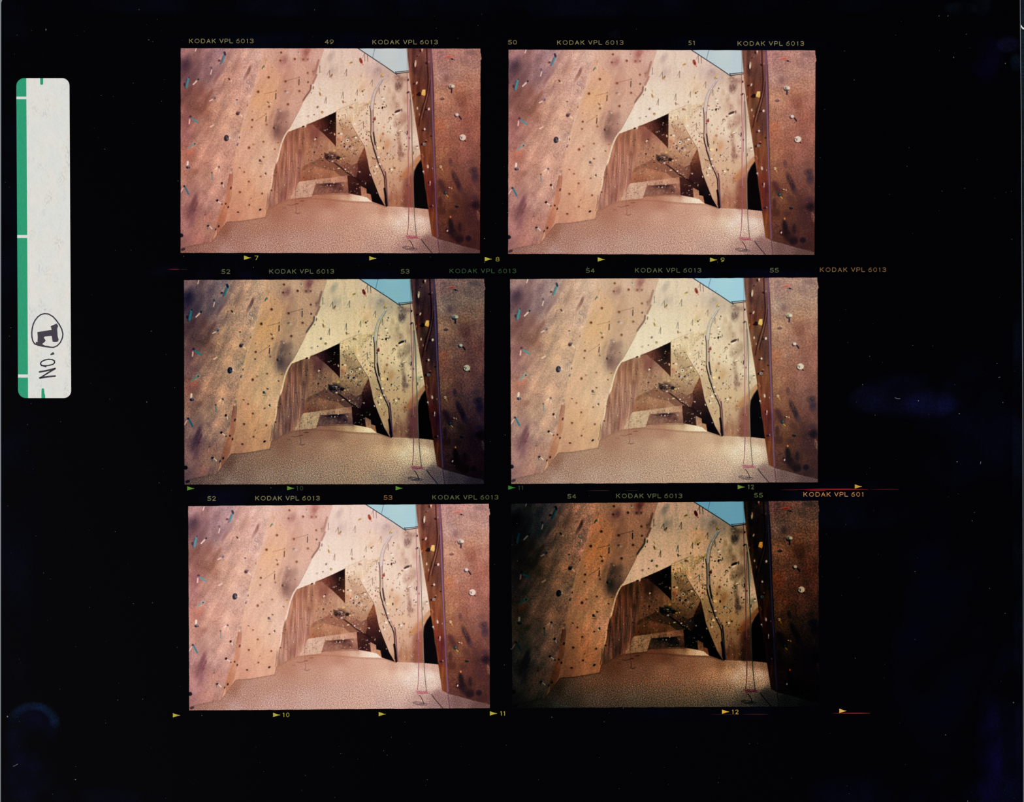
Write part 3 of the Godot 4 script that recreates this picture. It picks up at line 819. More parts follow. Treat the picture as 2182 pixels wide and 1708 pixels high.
	# ---- stains of the walls
	for s in [[653, 108, 15, 10, 110, [150, 82, 74], 0.5], [604, 126, 10, 16, 20, [146, 84, 76], 0.45], [612, 160, 14, 26, 20, [176, 118, 98], 0.4], [648, 126, 12, 6, 0, [150, 92, 80], 0.4], [672, 148, 6, 16, 20, [142, 92, 78], 0.6], [593, 262, 12, 34, 8, [112, 76, 68], 0.75], [602, 240, 12, 22, 15, [150, 104, 90], 0.5], [590, 290, 8, 12, 20, [116, 78, 68], 0.55], [608, 255, 10, 26, 20, [146, 104, 90], 0.45], [578, 250, 6, 28, 15, [176, 126, 104], 0.4],
		[606, 200, 16, 40, 20, [190, 136, 112], 0.3], [530, 150, 4, 16, 20, [138, 88, 78], 0.8], [524, 160, 4, 14, 24, [150, 98, 86], 0.5], [504, 140, 20, 12, 120, [178, 120, 100], 0.45], [490, 118, 8, 16, 30, [150, 96, 88], 0.5], [470, 150, 8, 24, 30, [138, 94, 92], 0.5], [461, 165, 5, 16, 30, [130, 82, 78], 0.6], [449, 198, 5, 14, 25, [138, 78, 62], 0.6], [440, 215, 5, 24, 20, [122, 70, 56], 0.5],
		[397, 134, 12, 24, 20, [70, 44, 54], 0.65], [412, 150, 16, 36, 25, [100, 64, 66], 0.6], [425, 190, 14, 24, 20, [116, 68, 62], 0.5], [400, 205, 20, 30, 20, [116, 70, 66], 0.45], [420, 230, 22, 24, 20, [140, 88, 76], 0.3], [394, 260, 14, 30, 10, [140, 84, 82], 0.4], [425, 275, 16, 20, 20, [160, 104, 90], 0.4], [470, 300, 8, 30, 20, [184, 130, 108], 0.4], [452, 320, 20, 12, 140, [184, 124, 102], 0.4], [404, 330, 16, 22, 20, [178, 98, 78], 0.5], [412, 365, 16, 8, 0, [138, 82, 66], 0.5], [440, 370, 14, 22, 20, [176, 122, 102], 0.35], [412, 405, 18, 26, 20, [150, 98, 90], 0.5], [412, 432, 7, 30, 20, [112, 64, 68], 0.75], [405, 450, 9, 24, 15, [104, 60, 66], 0.6], [416, 442, 4, 20, 22, [92, 44, 52], 0.6], [409, 468, 8, 20, 10, [130, 78, 80], 0.5], [436, 400, 10, 20, 20, [170, 118, 104], 0.35], [474, 398, 6, 8, 0, [158, 102, 88], 0.45], [400, 510, 10, 20, 30, [140, 88, 82], 0.45], [388, 505, 8, 20, 0, [130, 84, 84], 0.4],
		[706, 118, 8, 16, 30, [176, 148, 142], 0.5], [699, 128, 10, 14, 20, [196, 164, 150], 0.45], [718, 145, 6, 18, 20, [190, 154, 140], 0.35], [706, 150, 8, 10, 20, [184, 156, 148], 0.45], [731, 190, 6, 20, 15, [204, 174, 154], 0.4], [740, 160, 10, 18, 15, [206, 174, 152], 0.3], [803, 152, 14, 10, 150, [160, 126, 122], 0.55], [795, 165, 14, 8, 140, [178, 138, 116], 0.4], [772, 185, 6, 18, 35, [202, 160, 126], 0.4], [712, 190, 20, 18, 0, [222, 192, 166], 0.3],
		[850, 180, 10, 20, 10, [122, 82, 74], 0.7], [847, 163, 9, 10, 0, [136, 92, 80], 0.6], [860, 168, 12, 8, 0, [150, 104, 88], 0.55], [836, 215, 8, 22, 8, [168, 122, 94], 0.55], [828, 200, 6, 18, 8, [182, 140, 104], 0.5], [845, 228, 8, 14, 0, [156, 106, 88], 0.55], [864, 210, 8, 24, 0, [182, 130, 108], 0.5], [848, 262, 14, 14, 0, [154, 104, 84], 0.6], [860, 250, 10, 16, 0, [164, 114, 92], 0.5], [849, 290, 6, 20, 0, [140, 88, 72], 0.6], [852, 318, 6, 18, 5, [140, 90, 76], 0.6], [857, 330, 10, 8, 0, [136, 84, 70], 0.55], [866, 280, 8, 16, 0, [176, 132, 110], 0.5], [824, 310, 8, 18, 10, [198, 134, 94], 0.5], [813, 290, 6, 14, 10, [200, 140, 104], 0.4], [885, 315, 10, 8, 0, [176, 146, 124], 0.5], [853, 338, 8, 8, 0, [170, 118, 96], 0.45],
		[862, 372, 18, 8, 145, [166, 96, 56], 0.6], [872, 390, 9, 30, 0, [128, 66, 54], 0.5], [838, 405, 8, 16, 10, [160, 100, 74], 0.45], [845, 420, 5, 20, 0, [140, 82, 60], 0.5], [866, 425, 10, 22, 0, [112, 56, 44], 0.6], [832, 425, 5, 16, 0, [140, 84, 62], 0.5], [806, 340, 6, 12, 20, [160, 100, 70], 0.4], [795, 345, 6, 14, 15, [180, 124, 90], 0.4],
		[672, 283, 13, 22, 20, [122, 66, 56], 0.65], [634, 322, 12, 8, 20, [124, 68, 54], 0.55], [660, 268, 8, 10, 0, [128, 70, 56], 0.5], [730, 268, 14, 5, 30, [170, 104, 74], 0.6], [722, 300, 6, 10, 0, [172, 100, 74], 0.55], [735, 283, 9, 7, 0, [190, 134, 104], 0.4], [700, 335, 11, 9, 20, [38, 20, 22], 0.95], [710, 330, 14, 7, 35, [70, 42, 36], 0.7], [720, 336, 6, 5, 0, [36, 18, 18], 0.8], [694, 330, 6, 5, 0, [70, 44, 36], 0.7], [708, 343, 12, 6, 20, [104, 62, 52], 0.6], [768, 336, 7, 14, 20, [140, 78, 54], 0.5], [736, 357, 14, 6, 40, [112, 62, 54], 0.5], [725, 402, 8, 6, 0, [80, 40, 36], 0.6], [700, 393, 24, 2.6, -3, [38, 18, 22], 0.9], [655, 405, 8, 6, 0, [176, 132, 112], 0.4]]:
		blob(s[0], s[1], s[2], s[3], s[4], s[5], s[6], 0.85)
	for s in [[1003, 112, 18, 8, 0, [128, 88, 82], 0.5], [990, 130, 14, 12, 20, [140, 98, 88], 0.4], [940, 112, 8, 6, 0, [140, 92, 86], 0.5], [951, 166, 9, 10, 0, [124, 82, 78], 0.6], [981, 205, 14, 14, 0, [140, 80, 64], 0.5], [985, 222, 12, 8, 20, [132, 74, 62], 0.5], [960, 205, 10, 8, 0, [158, 104, 84], 0.4], [935, 268, 8, 14, 0, [170, 98, 70], 0.35], [958, 268, 10, 10, 0, [168, 116, 96], 0.4], [990, 245, 12, 18, 30, [144, 84, 70], 0.4], [995, 278, 10, 8, 0, [132, 78, 68], 0.5], [960, 345, 6, 12, 10, [92, 52, 50], 0.6], [970, 352, 14, 8, 0, [110, 66, 58], 0.5], [969, 378, 7, 20, 20, [46, 26, 34], 0.9], [976, 392, 7, 20, 15, [48, 26, 34], 0.8], [982, 405, 8, 12, 10, [70, 40, 42], 0.6], [1008, 362, 12, 9, 20, [42, 28, 38], 0.9], [1012, 376, 10, 16, 0, [54, 34, 46], 0.75], [1005, 345, 14, 6, 10, [104, 62, 60], 0.5], [940, 392, 8, 14, 30, [72, 36, 36], 0.8], [946, 404, 8, 12, 40, [60, 28, 34], 0.75], [938, 430, 6, 14, 0, [62, 30, 28], 0.7], [955, 425, 10, 12, 20, [130, 78, 54], 0.5], [975, 425, 10, 20, 30, [70, 36, 32], 0.6], [995, 430, 10, 24, 20, [62, 32, 36], 0.6], [1013, 435, 12, 12, 0, [24, 12, 20], 0.95], [1010, 422, 12, 10, 0, [60, 32, 40], 0.6], [942, 448, 10, 10, 0, [56, 26, 24], 0.7], [964, 450, 12, 10, 0, [66, 34, 30], 0.6], [960, 478, 7, 16, 10, [24, 14, 18], 0.9], [956, 492, 10, 8, 0, [44, 20, 24], 0.8], [966, 498, 10, 16, 20, [28, 14, 18], 0.85], [980, 484, 6, 14, 0, [34, 18, 22], 0.8], [978, 508, 12, 12, 0, [30, 14, 18], 0.85], [998, 508, 8, 8, 0, [24, 14, 20], 0.9], [1000, 460, 20, 24, 0, [66, 32, 32], 0.6], [1006, 520, 20, 10, 20, [52, 24, 26], 0.7], [945, 475, 12, 20, 0, [112, 62, 48], 0.4], [1019, 460, 5, 14, 10, [120, 72, 58], 0.6]]:
		blob(s[0], s[1], s[2], s[3], -s[4], s[5], minf(1.0, s[6] * 1.2), 0.6, 8)
	# edge strips and grooves
	line([556, 118, 548, 165, 536, 205, 525, 235, 517, 262], 6.0, [220, 174, 154], 0.55, 3.0)
	line([517, 262, 510, 298, 503, 322], 3.0, [222, 178, 150], 0.5, 2.0)
	line([519, 248, 513, 268], 2.0, [186, 130, 104], 0.6, 1.0)
	line([504, 318, 497, 345, 492, 366], 4.0, [204, 146, 118], 0.5, 2.0)
	region(2, [489, 368, 493, 371, 497, 372, 494, 400, 491, 425, 486, 445, 480, 470, 470, 490, 462, 500, 461, 478, 470, 448, 480, 424, 485, 392], [490, 380, 178, 108, 86, 487, 410, 188, 116, 88, 481, 440, 190, 120, 92, 472, 470, 176, 106, 80, 466, 490, 168, 100, 78])
	line([490, 372, 485, 395], 1.2, [128, 76, 52], 0.7)
	line([478, 440, 470, 462, 465, 480], 3.0, [166, 98, 66], 0.5, 2.0)
	line([494, 375, 490, 420], 1.0, [214, 160, 132], 0.6)
	line([462, 480, 452, 513], 2.0, [150, 90, 70], 0.7)
	# the crack between the pink wall and the pale overhang
	line([690, 103, 684, 124, 680, 140], 1.6, [196, 160, 140], 0.7, 1.0)
	line([679, 128, 675, 142, 673, 150], 4.0, [150, 98, 84], 0.7, 1.5)
	line([674.5, 160, 669, 172, 667, 177], 4.2, [158, 102, 88], 0.8, 1.0)
	line([662.5, 182, 662, 190, 658, 197, 651, 206, 646, 214], 3.6, [120, 78, 66], 0.85, 1.0)
	line([646, 214, 644, 224, 634, 242, 621, 266, 613, 280], 1.0, [168, 120, 100], 0.8)
	line([648, 216, 636, 240, 622, 267], 1.2, [238, 216, 196], 0.6)
	# bright lip down the arete
	line([622, 270, 612, 281, 606, 291, 600, 306, 597, 318, 593.5, 333, 590, 344], 3.0, [232, 202, 178], 0.9)
	line([590, 344, 585, 356, 582, 365, 580, 385, 576, 404], 2.6, [226, 188, 160], 0.75, 0.8)
	line([576, 404, 572, 422], 1.8, [222, 182, 150], 0.6, 0.6)
	line([571.5, 413, 569, 432, 566.5, 446], 1.3, [112, 70, 52], 0.8)
	line([569, 440, 565, 461], 1.6, [206, 146, 108], 0.6)
	# lilac crack of the middle pillar
	line([815, 166, 805, 181, 798, 192, 794, 207, 791.5, 222, 791, 236], 5.0, [204, 182, 178], 0.95)
	line([813.5, 168, 803, 184, 796.4, 194, 792.6, 207, 789.6, 221, 788.5, 228], 1.0, [150, 120, 122], 0.8)
	line([816.5, 169, 804, 190, 799, 207, 796.4, 224, 795, 240], 1.2, [130, 98, 94], 0.85)
	line([788, 226, 790, 240, 790.5, 268, 790, 285, 792, 300, 796, 314, 802, 330], 1.8, [74, 40, 34], 0.95)
	line([792.6, 236, 793.4, 262, 794, 280, 797, 300, 800, 314], 3.2, [188, 150, 140], 0.8)
	line([795, 234, 796, 260, 796.5, 280, 799, 300, 803, 318], 1.2, [86, 50, 44], 0.85)
	line([795.8, 282, 797.5, 296, 799.5, 308], 2.8, [40, 22, 22], 0.85)
	line([790, 290, 792.5, 302, 796, 313], 2.6, [40, 20, 20], 0.8)
	line([797, 314, 802, 326, 806, 340, 811, 354], 2.8, [168, 130, 124], 0.75)
	line([795.5, 315, 800.5, 330, 805, 344, 810, 356, 815, 366, 819, 377, 820.5, 400, 821, 432], 2.4, [30, 14, 16], 0.9)
	line([813, 352, 817, 362, 821.5, 370], 3.0, [170, 110, 104], 0.8)
	line([821, 366, 823, 385, 824.5, 410, 827, 438], 2.8, [92, 48, 58], 0.9)
	line([819.5, 402, 822, 420, 823.5, 438], 4.6, [16, 8, 10], 0.95)
	line([824.5, 400, 826, 425, 827.5, 439], 1.0, [150, 106, 118], 0.7)
	# doorway rim
	blob(874, 398, 20, 56, 4, [132, 70, 56], 0.85, 0.15, 0)
	blob(866, 366, 16, 12, -35, [186, 118, 76], 0.6, 0.3, 0)
	line([898, 333, 885, 348, 872, 363, 862, 375], 9.0, [182, 114, 74], 0.75, 4.0)
	line([896, 330, 886, 338, 878, 347], 1.0, [130, 92, 72], 0.45, 0.8)
	region(5, [897, 341, 889, 352, 884, 363, 882, 380, 881.5, 442, 914, 446, 906, 400, 900, 350], [890, 400, 7, 4, 6])
	region(7, [895.6, 330, 899, 350, 906, 395, 913, 450, 918, 450, 912, 400, 904, 350, 900, 330], [900, 345, 118, 56, 36, 908, 395, 98, 36, 26, 914, 440, 106, 42, 26])
	line([897, 340, 889, 351, 883, 364, 881.5, 380], 1.6, [60, 30, 20], 0.7, 1.0)
	# grooves of the column
	line([909, 100, 910, 130, 912, 160, 912.5, 175, 911, 190, 906, 210, 900, 230, 895, 250, 892, 268], 2.4, [48, 18, 20], 0.85, 0.8)
	line([917, 170, 916.5, 180, 914, 198, 909, 220, 904, 240, 900, 256], 1.8, [48, 20, 22], 0.8, 0.6)
	line([914.5, 168, 914, 184, 910, 206, 903, 232, 897, 254], 1.4, [150, 84, 66], 0.7)
	line([867, 104, 872, 152, 878, 200, 885, 250], 2.4, [150, 92, 70], 0.5, 1.0)
	line([873, 108, 876, 160, 880, 190], 3.0, [132, 76, 62], 0.4, 2.0)
	line([879, 204, 892, 206, 903, 205], 1.4, [120, 44, 26], 0.6, 1.0)

	# ---- mottling, grain, streaks and gravel of each area: fine, mottle, slant, vertical, gravel
	var amp := [[0.025, 0.03, 0.0, 0.015, 0.0], [0.085, 0.06, 0.065, 0.0, 0.0], [0.04, 0.04, 0.03, 0.015, 0.0], [0.05, 0.03, 0.0, 0.13, 0.0], [0.05, 0.06, 0.0, 0.03, 0.0], [0.1, 0.08, 0.0, 0.0, 0.0], [0.03, 0.02, 0.0, 0.0, 0.15], [0.06, 0.05, 0.0, 0.13, 0.0], [0.09, 0.10, 0.0, 0.02, 0.0], [0.005, 0.004, 0.0, 0.0, 0.0]]
	for y in CH:
		var near := clampf((y / CS + OY - 415.0) / 90.0, 0.0, 1.0)
		for x in CW:
			var i := y * CW + x
			var a: Array = amp[ID[i]]
			var k: float = a[0] * (nfine[i] - 128) + a[1] * (nmid[i] - 128) + a[2] * (nslant[i] - 128) + a[3] * (nvert[i] - 128)
			if a[1] > 0.05:
				k += 0.05 * (nblot[i] - 128)
			if a[4] > 0.0:
				var g: float = lerpf(ngrav2[i] - 128, ngrav[i] - 128, near)
				k += a[4] * (0.35 + 0.65 * near) * (g if g > 0 else g * 1.3)
			k /= 64.0
			# dark wall marks (below the middle grey of the noise) lean to red brown
			PR[i] = clampf(PR[i] * (1.0 + k), 0, 255)
			PG[i] = clampf(PG[i] * (1.0 + k * 1.15), 0, 255)
			PB[i] = clampf(PB[i] * (1.0 + k * 1.1), 0, 255)
	paint_holds()
	soften()
	# grain of the negative and single stones of the gravel, crisp
	var ngrain := noise_bytes(11, 0.43, 1, CW, CH)
	var nstone := noise_bytes(12, 0.36, 1, CW, CH)
	var grain := [0.022, 0.06, 0.03, 0.04, 0.035, 0.05, 0.05, 0.06, 0.07, 0.004]
	for y in CH:
		var near := clampf((y / CS + OY - 412.0) / 80.0, 0.15, 1.0)
		for x in CW:
			var i := y * CW + x
			var id := ID[i]
			# the thin dark parts of the negative print grainier
			var k: float = grain[id] * (ngrain[i] - 128) / 64.0 * (1.7 if PR[i] < 150.0 and PR[i] > 60.0 else 1.0)
			if id == 6:
				var g := (nstone[i] - 132) / 64.0
				k += 0.125 * near * (g if g > 0.0 else g * 1.8)
			PR[i] = clampf(PR[i] * (1.0 + k), 0, 255)
			PG[i] = clampf(PG[i] * (1.0 + k * 1.15), 0, 255)
			PB[i] = clampf(PB[i] * (1.0 + k * 1.15), 0, 255)


func soften() -> void:
	for ch in 3:
		var A: PackedFloat32Array = [PR, PG, PB][ch]
		var B := A.duplicate()
		for y in range(1, CH - 1):
			for i in range(y * CW + 1, y * CW + CW - 1):
				B[i] = A[i] * 0.5 + (A[i - 1] + A[i + 1] + A[i - CW] + A[i + CW]) * 0.1 + (A[i - CW - 1] + A[i - CW + 1] + A[i + CW - 1] + A[i + CW + 1]) * 0.025
		if ch == 0:
			PR = B
		elif ch == 1:
			PG = B
		else:
			PB = B


# climbing holds, tapes, hooks and ropes as the picture shows them
func paint_holds() -> void:
	var teal := [70, 128, 138]
	var pink := [232, 186, 176]
	var white := [238, 216, 196]
	var dark := [52, 28, 28]
	var black := [22, 14, 20]
	# tapes: x0, y0, x1, y1, width, colour
	for t in [[479, 118, 472.8, 134, 3.6, teal], [418.4, 102, 416, 109.5, 2.2, pink], [401.2, 168, 397.6, 186, 4.6, teal], [419, 172.6, 412, 179.8, 3.2, pink], [451.4, 149, 449, 158, 2.2, pink], [492, 171, 494, 173.4, 1.3, white], [531, 182, 532, 186, 1.6, white], [453, 212, 447, 215, 2.7, pink], [504.6, 216, 504.4, 221, 1.8, [150, 160, 164]], [512, 244, 516, 248.8, 1.5, white], [404.4, 253, 403.4, 263, 3.2, [236, 170, 160]], [409.6, 252.6, 421, 260.6, 4.0, [84, 128, 130]], [455, 266.4, 448.4, 270, 3.0, [238, 184, 164]], [488, 293, 491.4, 295, 1.6, white], [412, 307.4, 402.6, 315.6, 3.4, [120, 138, 134]], [400.2, 344.6, 399.6, 352, 4.2, [236, 210, 194]], [463, 357, 458.4, 361, 1.8, white], [467.8, 361, 467.2, 366, 1.4, white], [451.6, 370, 452.2, 383, 2.4, [120, 122, 122]], [475, 393, 477, 399, 1.7, white], [394.6, 399, 401.6, 413, 3.6, [54, 104, 114]], [390, 401, 385, 409, 2.6, [230, 166, 164]], [465, 429, 470, 432.4, 1.7, white], [436.4, 461, 434, 468, 1.1, [220, 156, 146]], [446.4, 482, 452, 487, 1.7, white], [442.4, 484, 442, 488, 1.8, [80, 90, 104]], [394, 314, 401, 311, 1.4, [128, 72, 60]], [434, 349, 444, 346, 1.4, [150, 92, 74]],
		[941, 215, 940, 219, 1.8, [190, 140, 128]], [962.4, 190.4, 962, 197, 2.7, [30, 22, 50]], [978.4, 248, 982.6, 254, 2.7, [26, 16, 30]], [941, 358, 943, 363, 1.4, [206, 140, 66]], [951, 415, 955, 419, 1.6, [204, 150, 60]], [990, 299, 992, 301, 2.4, [40, 22, 26]]]:
		if t[5] == teal:
			line([t[0] - 2.4, t[1] + 2, t[2] - 2.4, t[3] + 1], t[4], [66, 40, 52], 0.6, 1.0)
		line([t[0], t[1], t[2], t[3]], t[4], t[5], 0.95)
	# holds: x, y, rx, ry, turn, colour
	for h in [[479, 114, 2.6, 5, -20, [58, 44, 56]], [467, 129, 3, 2.4, 0, [98, 54, 58]], [393, 180, 2.4, 4, 0, [70, 40, 48]], [422.2, 168.6, 2.8, 3, 0, [96, 84, 84]], [422.6, 169.2, 1.5, 1.5, 0, black], [402.8, 165, 1.4, 1.4, 0, [70, 36, 44]], [450, 144.6, 2.8, 3, 0, [112, 80, 86]], [488.4, 168.4, 1.8, 3.2, -40, [88, 50, 34]], [528.4, 174.6, 3.6, 5, -20, [158, 122, 122]], [528.8, 174, 2, 2.8, -20, [204, 164, 152]], [457, 208, 3.4, 3.8, 0, [140, 110, 110]], [458, 209.4, 1.8, 1.8, 0, [92, 70, 76]], [505, 212.6, 2.2, 2, 0, [138, 82, 58]], [506.6, 241.4, 4, 4.2, 20, [116, 84, 86]], [505.6, 242.6, 3.2, 2.8, 20, [78, 42, 44]], [510.6, 239.4, 2, 1.4, -30, [108, 80, 84]], [405.4, 248.6, 2.8, 2.8, 0, [88, 42, 54]], [405, 252, 2.2, 1.8, 0, [142, 92, 108]], [458.6, 263.4, 2.4, 2.2, 0, [182, 136, 104]], [482.4, 294.2, 5.2, 7, 10, [40, 30, 38]], [485, 295.4, 2.6, 2.6, 0, [112, 90, 96]], [483, 291, 1.6, 3.4, 10, [86, 72, 80]], [414.6, 305.6, 3.6, 3.4, 0, [150, 140, 130]], [415, 306.6, 1.7, 1.6, 0, [60, 48, 50]], [401.2, 356, 4.4, 3.6, 30, [128, 100, 110]], [399, 357, 3, 2.2, 40, [50, 36, 44]], [404, 357, 1.6, 1.6, 0, [70, 50, 56]], [466.4, 355.6, 2.6, 2.4, 0, [140, 100, 92]], [467.4, 355.8, 1.2, 1.2, 0, dark], [451.4, 367.6, 2.2, 2, 0, [128, 74, 50]], [443, 367.4, 1.4, 1.4, 0, [160, 110, 80]], [472.6, 390.4, 2.4, 2.8, 0, [56, 26, 22]], [392.6, 396.6, 2.4, 2.4, 0, [58, 44, 54]], [462.8, 427, 2.4, 2.8, 30, [34, 16, 16]], [437, 457, 2.4, 1.6, -30, [120, 80, 72]], [443.4, 480.8, 3, 2, -10, [40, 26, 34]], [386, 501.4, 4.6, 4.2, 0, [14, 12, 22]], [390, 531, 5, 3, -20, [60, 36, 44]], [466.2, 481.8, 1.7, 3, 20, [38, 20, 24]], [459.4, 488.8, 1.5, 2.6, 20, [60, 32, 28]], [473, 435, 1.4, 2.4, 20, [110, 62, 44]], [481, 434, 1.8, 2.2, 0, [70, 32, 22]], [486.4, 441, 1.5, 2.7, 20, [48, 24, 18]], [492, 400.4, 1.9, 3.2, 20, [84, 44, 40]], [510.4, 293, 1.1, 2.5, 10, [92, 56, 50]], [506.4, 306.6, 2.2, 3.6, 20, [158, 120, 116]], [505.6, 308.6, 1.6, 1.8, 20, [108, 74, 76]], [493.6, 361.4, 2.8, 3.4, 10, [166, 124, 110]], [494, 369, 2, 2.8, 0, [160, 116, 106]], [492.4, 368, 1.4, 2, 0, [224, 184, 158]], [514, 274.6, 1.8, 1.8, 0, [214, 172, 96]], [527, 224.6, 1.3, 2.6, 20, [170, 92, 66]], [566.6, 127.6, 1.6, 4, 10, [190, 138, 90]], [566, 134, 1.2, 1.4, 0, [188, 128, 94]], [560.4, 143, 1.5, 5, 28, [92, 100, 74]], [563.4, 141.4, 1.4, 2.4, -30, [120, 128, 100]],
		[579.6, 144, 1, 1, 0, [150, 96, 72]], [590.6, 342.6, 0.1, 0.1, 0, dark], [554, 342, 2.6, 3, 0, [84, 66, 66]], [557, 344, 1.8, 1.8, 0, [150, 116, 104]], [556, 348.6, 5.4, 1.2, 10, [176, 128, 100]], [562, 334.4, 2.6, 1.7, 20, [126, 84, 60]], [566.4, 369.6, 2.2, 2.6, 0, [90, 66, 54]], [564, 372, 1.5, 1.2, 0, [240, 214, 186]], [568.4, 369, 1.4, 1, 0, [206, 170, 130]], [507.2, 451.8, 2.7, 1.4, 8, [46, 20, 18]], [554.4, 446.6, 3, 1.9, -35, [40, 20, 20]], [578.4, 405.4, 1.7, 1.8, 0, [92, 50, 34]], [593, 304, 2, 1.6, 0, [150, 86, 46]], [592.8, 307.4, 1.6, 2.6, 10, [216, 150, 90]], [585.6, 317.8, 2.2, 1.3, 15, [110, 72, 54]], [587.6, 322, 1.2, 1.8, 0, [220, 146, 70]], [584.2, 272.4, 3, 2.6, 30, [84, 54, 44]], [587, 272, 1.6, 1.8, 0, [150, 106, 84]], [571.6, 218, 3.4, 1.6, 40, [138, 92, 66]], [576, 220.6, 2.2, 1, 45, [240, 212, 176]], [592.6, 233.6, 3, 2.4, 10, [158, 116, 104]], [597.6, 236.6, 2, 1.4, 20, [212, 174, 156]], [540, 307.6, 3, 2, 10, [176, 118, 88]], [511, 357.4, 2.4, 1.2, 25, [112, 76, 60]], [608, 194.6, 3.4, 2.6, 0, [150, 108, 92]], [612.6, 196.6, 3, 2.2, 0, [206, 170, 162]], [605, 152.4, 2, 3, -20, [206, 158, 138]], [637, 113.6, 2.6, 2.4, 0, [226, 198, 178]], [636, 112, 1.4, 3, -30, [150, 120, 112]], [660.6, 114.6, 2.6, 3.4, 20, [206, 150, 130]], [656.4, 175, 1.8, 2.2, 0, [92, 62, 52]], [667.6, 187, 1.4, 4, 8, [140, 104, 84]], [610, 259.8, 1.4, 1.2, 0, [108, 66, 52]], [663.6, 198, 1, 1.8, 0, [150, 112, 92]], [600, 261.6, 1, 1, 0, [110, 66, 56]]]:
		ell(h[0], h[1], h[2], h[3], h[4], h[5], 0.95)
	# round bolt-on holds printed as a brown disc with a dark heart: x, y, r, strength
	for r in [[572.2, 165, 3.4, 0.9], [549.8, 195.8, 3.6, 1.0], [537.4, 255.6, 3.0, 0.95], [598.8, 112.2, 3.2, 0.8], [597, 129.4, 3, 0.7], [573, 227.4, 3, 0.75], [536.2, 271, 2.6, 0.7], [530.4, 315, 3.6, 0.75], [561, 302.2, 3.2, 0.45], [568, 265.8, 2.8, 0.5], [520.2, 366.6, 2.6, 0.6], [555.2, 376, 2.5, 0.65], [530, 387, 3.2, 0.6], [511, 409.4, 3.2, 0.9], [558.4, 412.4, 2.9, 0.85], [534.6, 422.4, 1.9, 0.5], [531, 436.6, 2.7, 0.85], [537.4, 237.4, 2, 0.3], [627.8, 126, 3.4, 0.8], [645.8, 127, 3, 0.55], [655.4, 127, 2.6, 0.5], [655.4, 155.6, 3, 0.65], [666.4, 153, 2, 0.4], [637.6, 194.4, 3.4, 0.6], [613.4, 222.4, 3.5, 0.75], [608, 173.6, 3.6, 0.75], [582.6, 186, 0.1, 0.1]]:
		ell(r[0], r[1], r[2], r[2], 0, [158, 92, 64], r[3] * 0.8)
		ell(r[0] - 0.5, r[1] + 0.7, r[2] * 0.7, r[2] * 0.62, 0, [196, 140, 104], r[3] * 0.4)
		ell(r[0] + 0.4, r[1] - 0.3, r[2] * 0.62, r[2] * 0.6, 20, [112, 58, 38], r[3] * 0.85)
		ell(r[0] + 0.6, r[1] - 0.4, r[2] * 0.34, r[2] * 0.36, 0, [74, 34, 24], r[3] * 0.8)
	# long hooks on the panel: arm and dark hanging bar
	for k in [[588.6, 194, 562, 200.4, 588, 199.4, 587.4, 211], [567.4, 243, 545, 257.4, 567.2, 247.6, 566.6, 258.6], [637.6, 165, 611, 171.4, 637.4, 169, 636.8, 181]]:
		line([k[0], k[1], k[2], k[3]], 0.9, [138, 84, 60], 0.75)
		line([k[4], k[5], k[6], k[7]], 1.7, [64, 34, 32], 0.95)
		ell(k[0], k[1] - 0.6, 1.1, 1.3, 0, [112, 70, 54], 0.8)
	# quickdraws of the overhang: apex, left leg, right leg
	for q in [[702.4, 150, 696, 160.4, 703, 165.4], [738.6, 148, 734, 157.4, 738.2, 162], [731.2, 196, 727.4, 209, 731.4, 211], [695, 207, 691, 219.6, 695, 220.6], [761.6, 191, 757.4, 200.6, 761.4, 203.4], [793.4, 170, 788, 179.6, 793, 183], [777, 114, 772, 123.6, 777.2, 130], [808, 187, 804.4, 197.6, 808.2, 200], [774.6, 259, 763, 267.4, 774.4, 274], [681.6, 140, 681.4, 146, 681.6, 155], [783, 118, 783.4, 124, 783.8, 131], [784, 222, 775, 224.4, 783.6, 230.4], [735.6, 244, 728, 246, 735.4, 252.6]]:
		line([q[0], q[1], q[2], q[3]], 0.8, [112, 78, 64], 0.8)
		line([q[0], q[1], q[4], q[5]], 1.1, [104, 70, 58], 0.85)
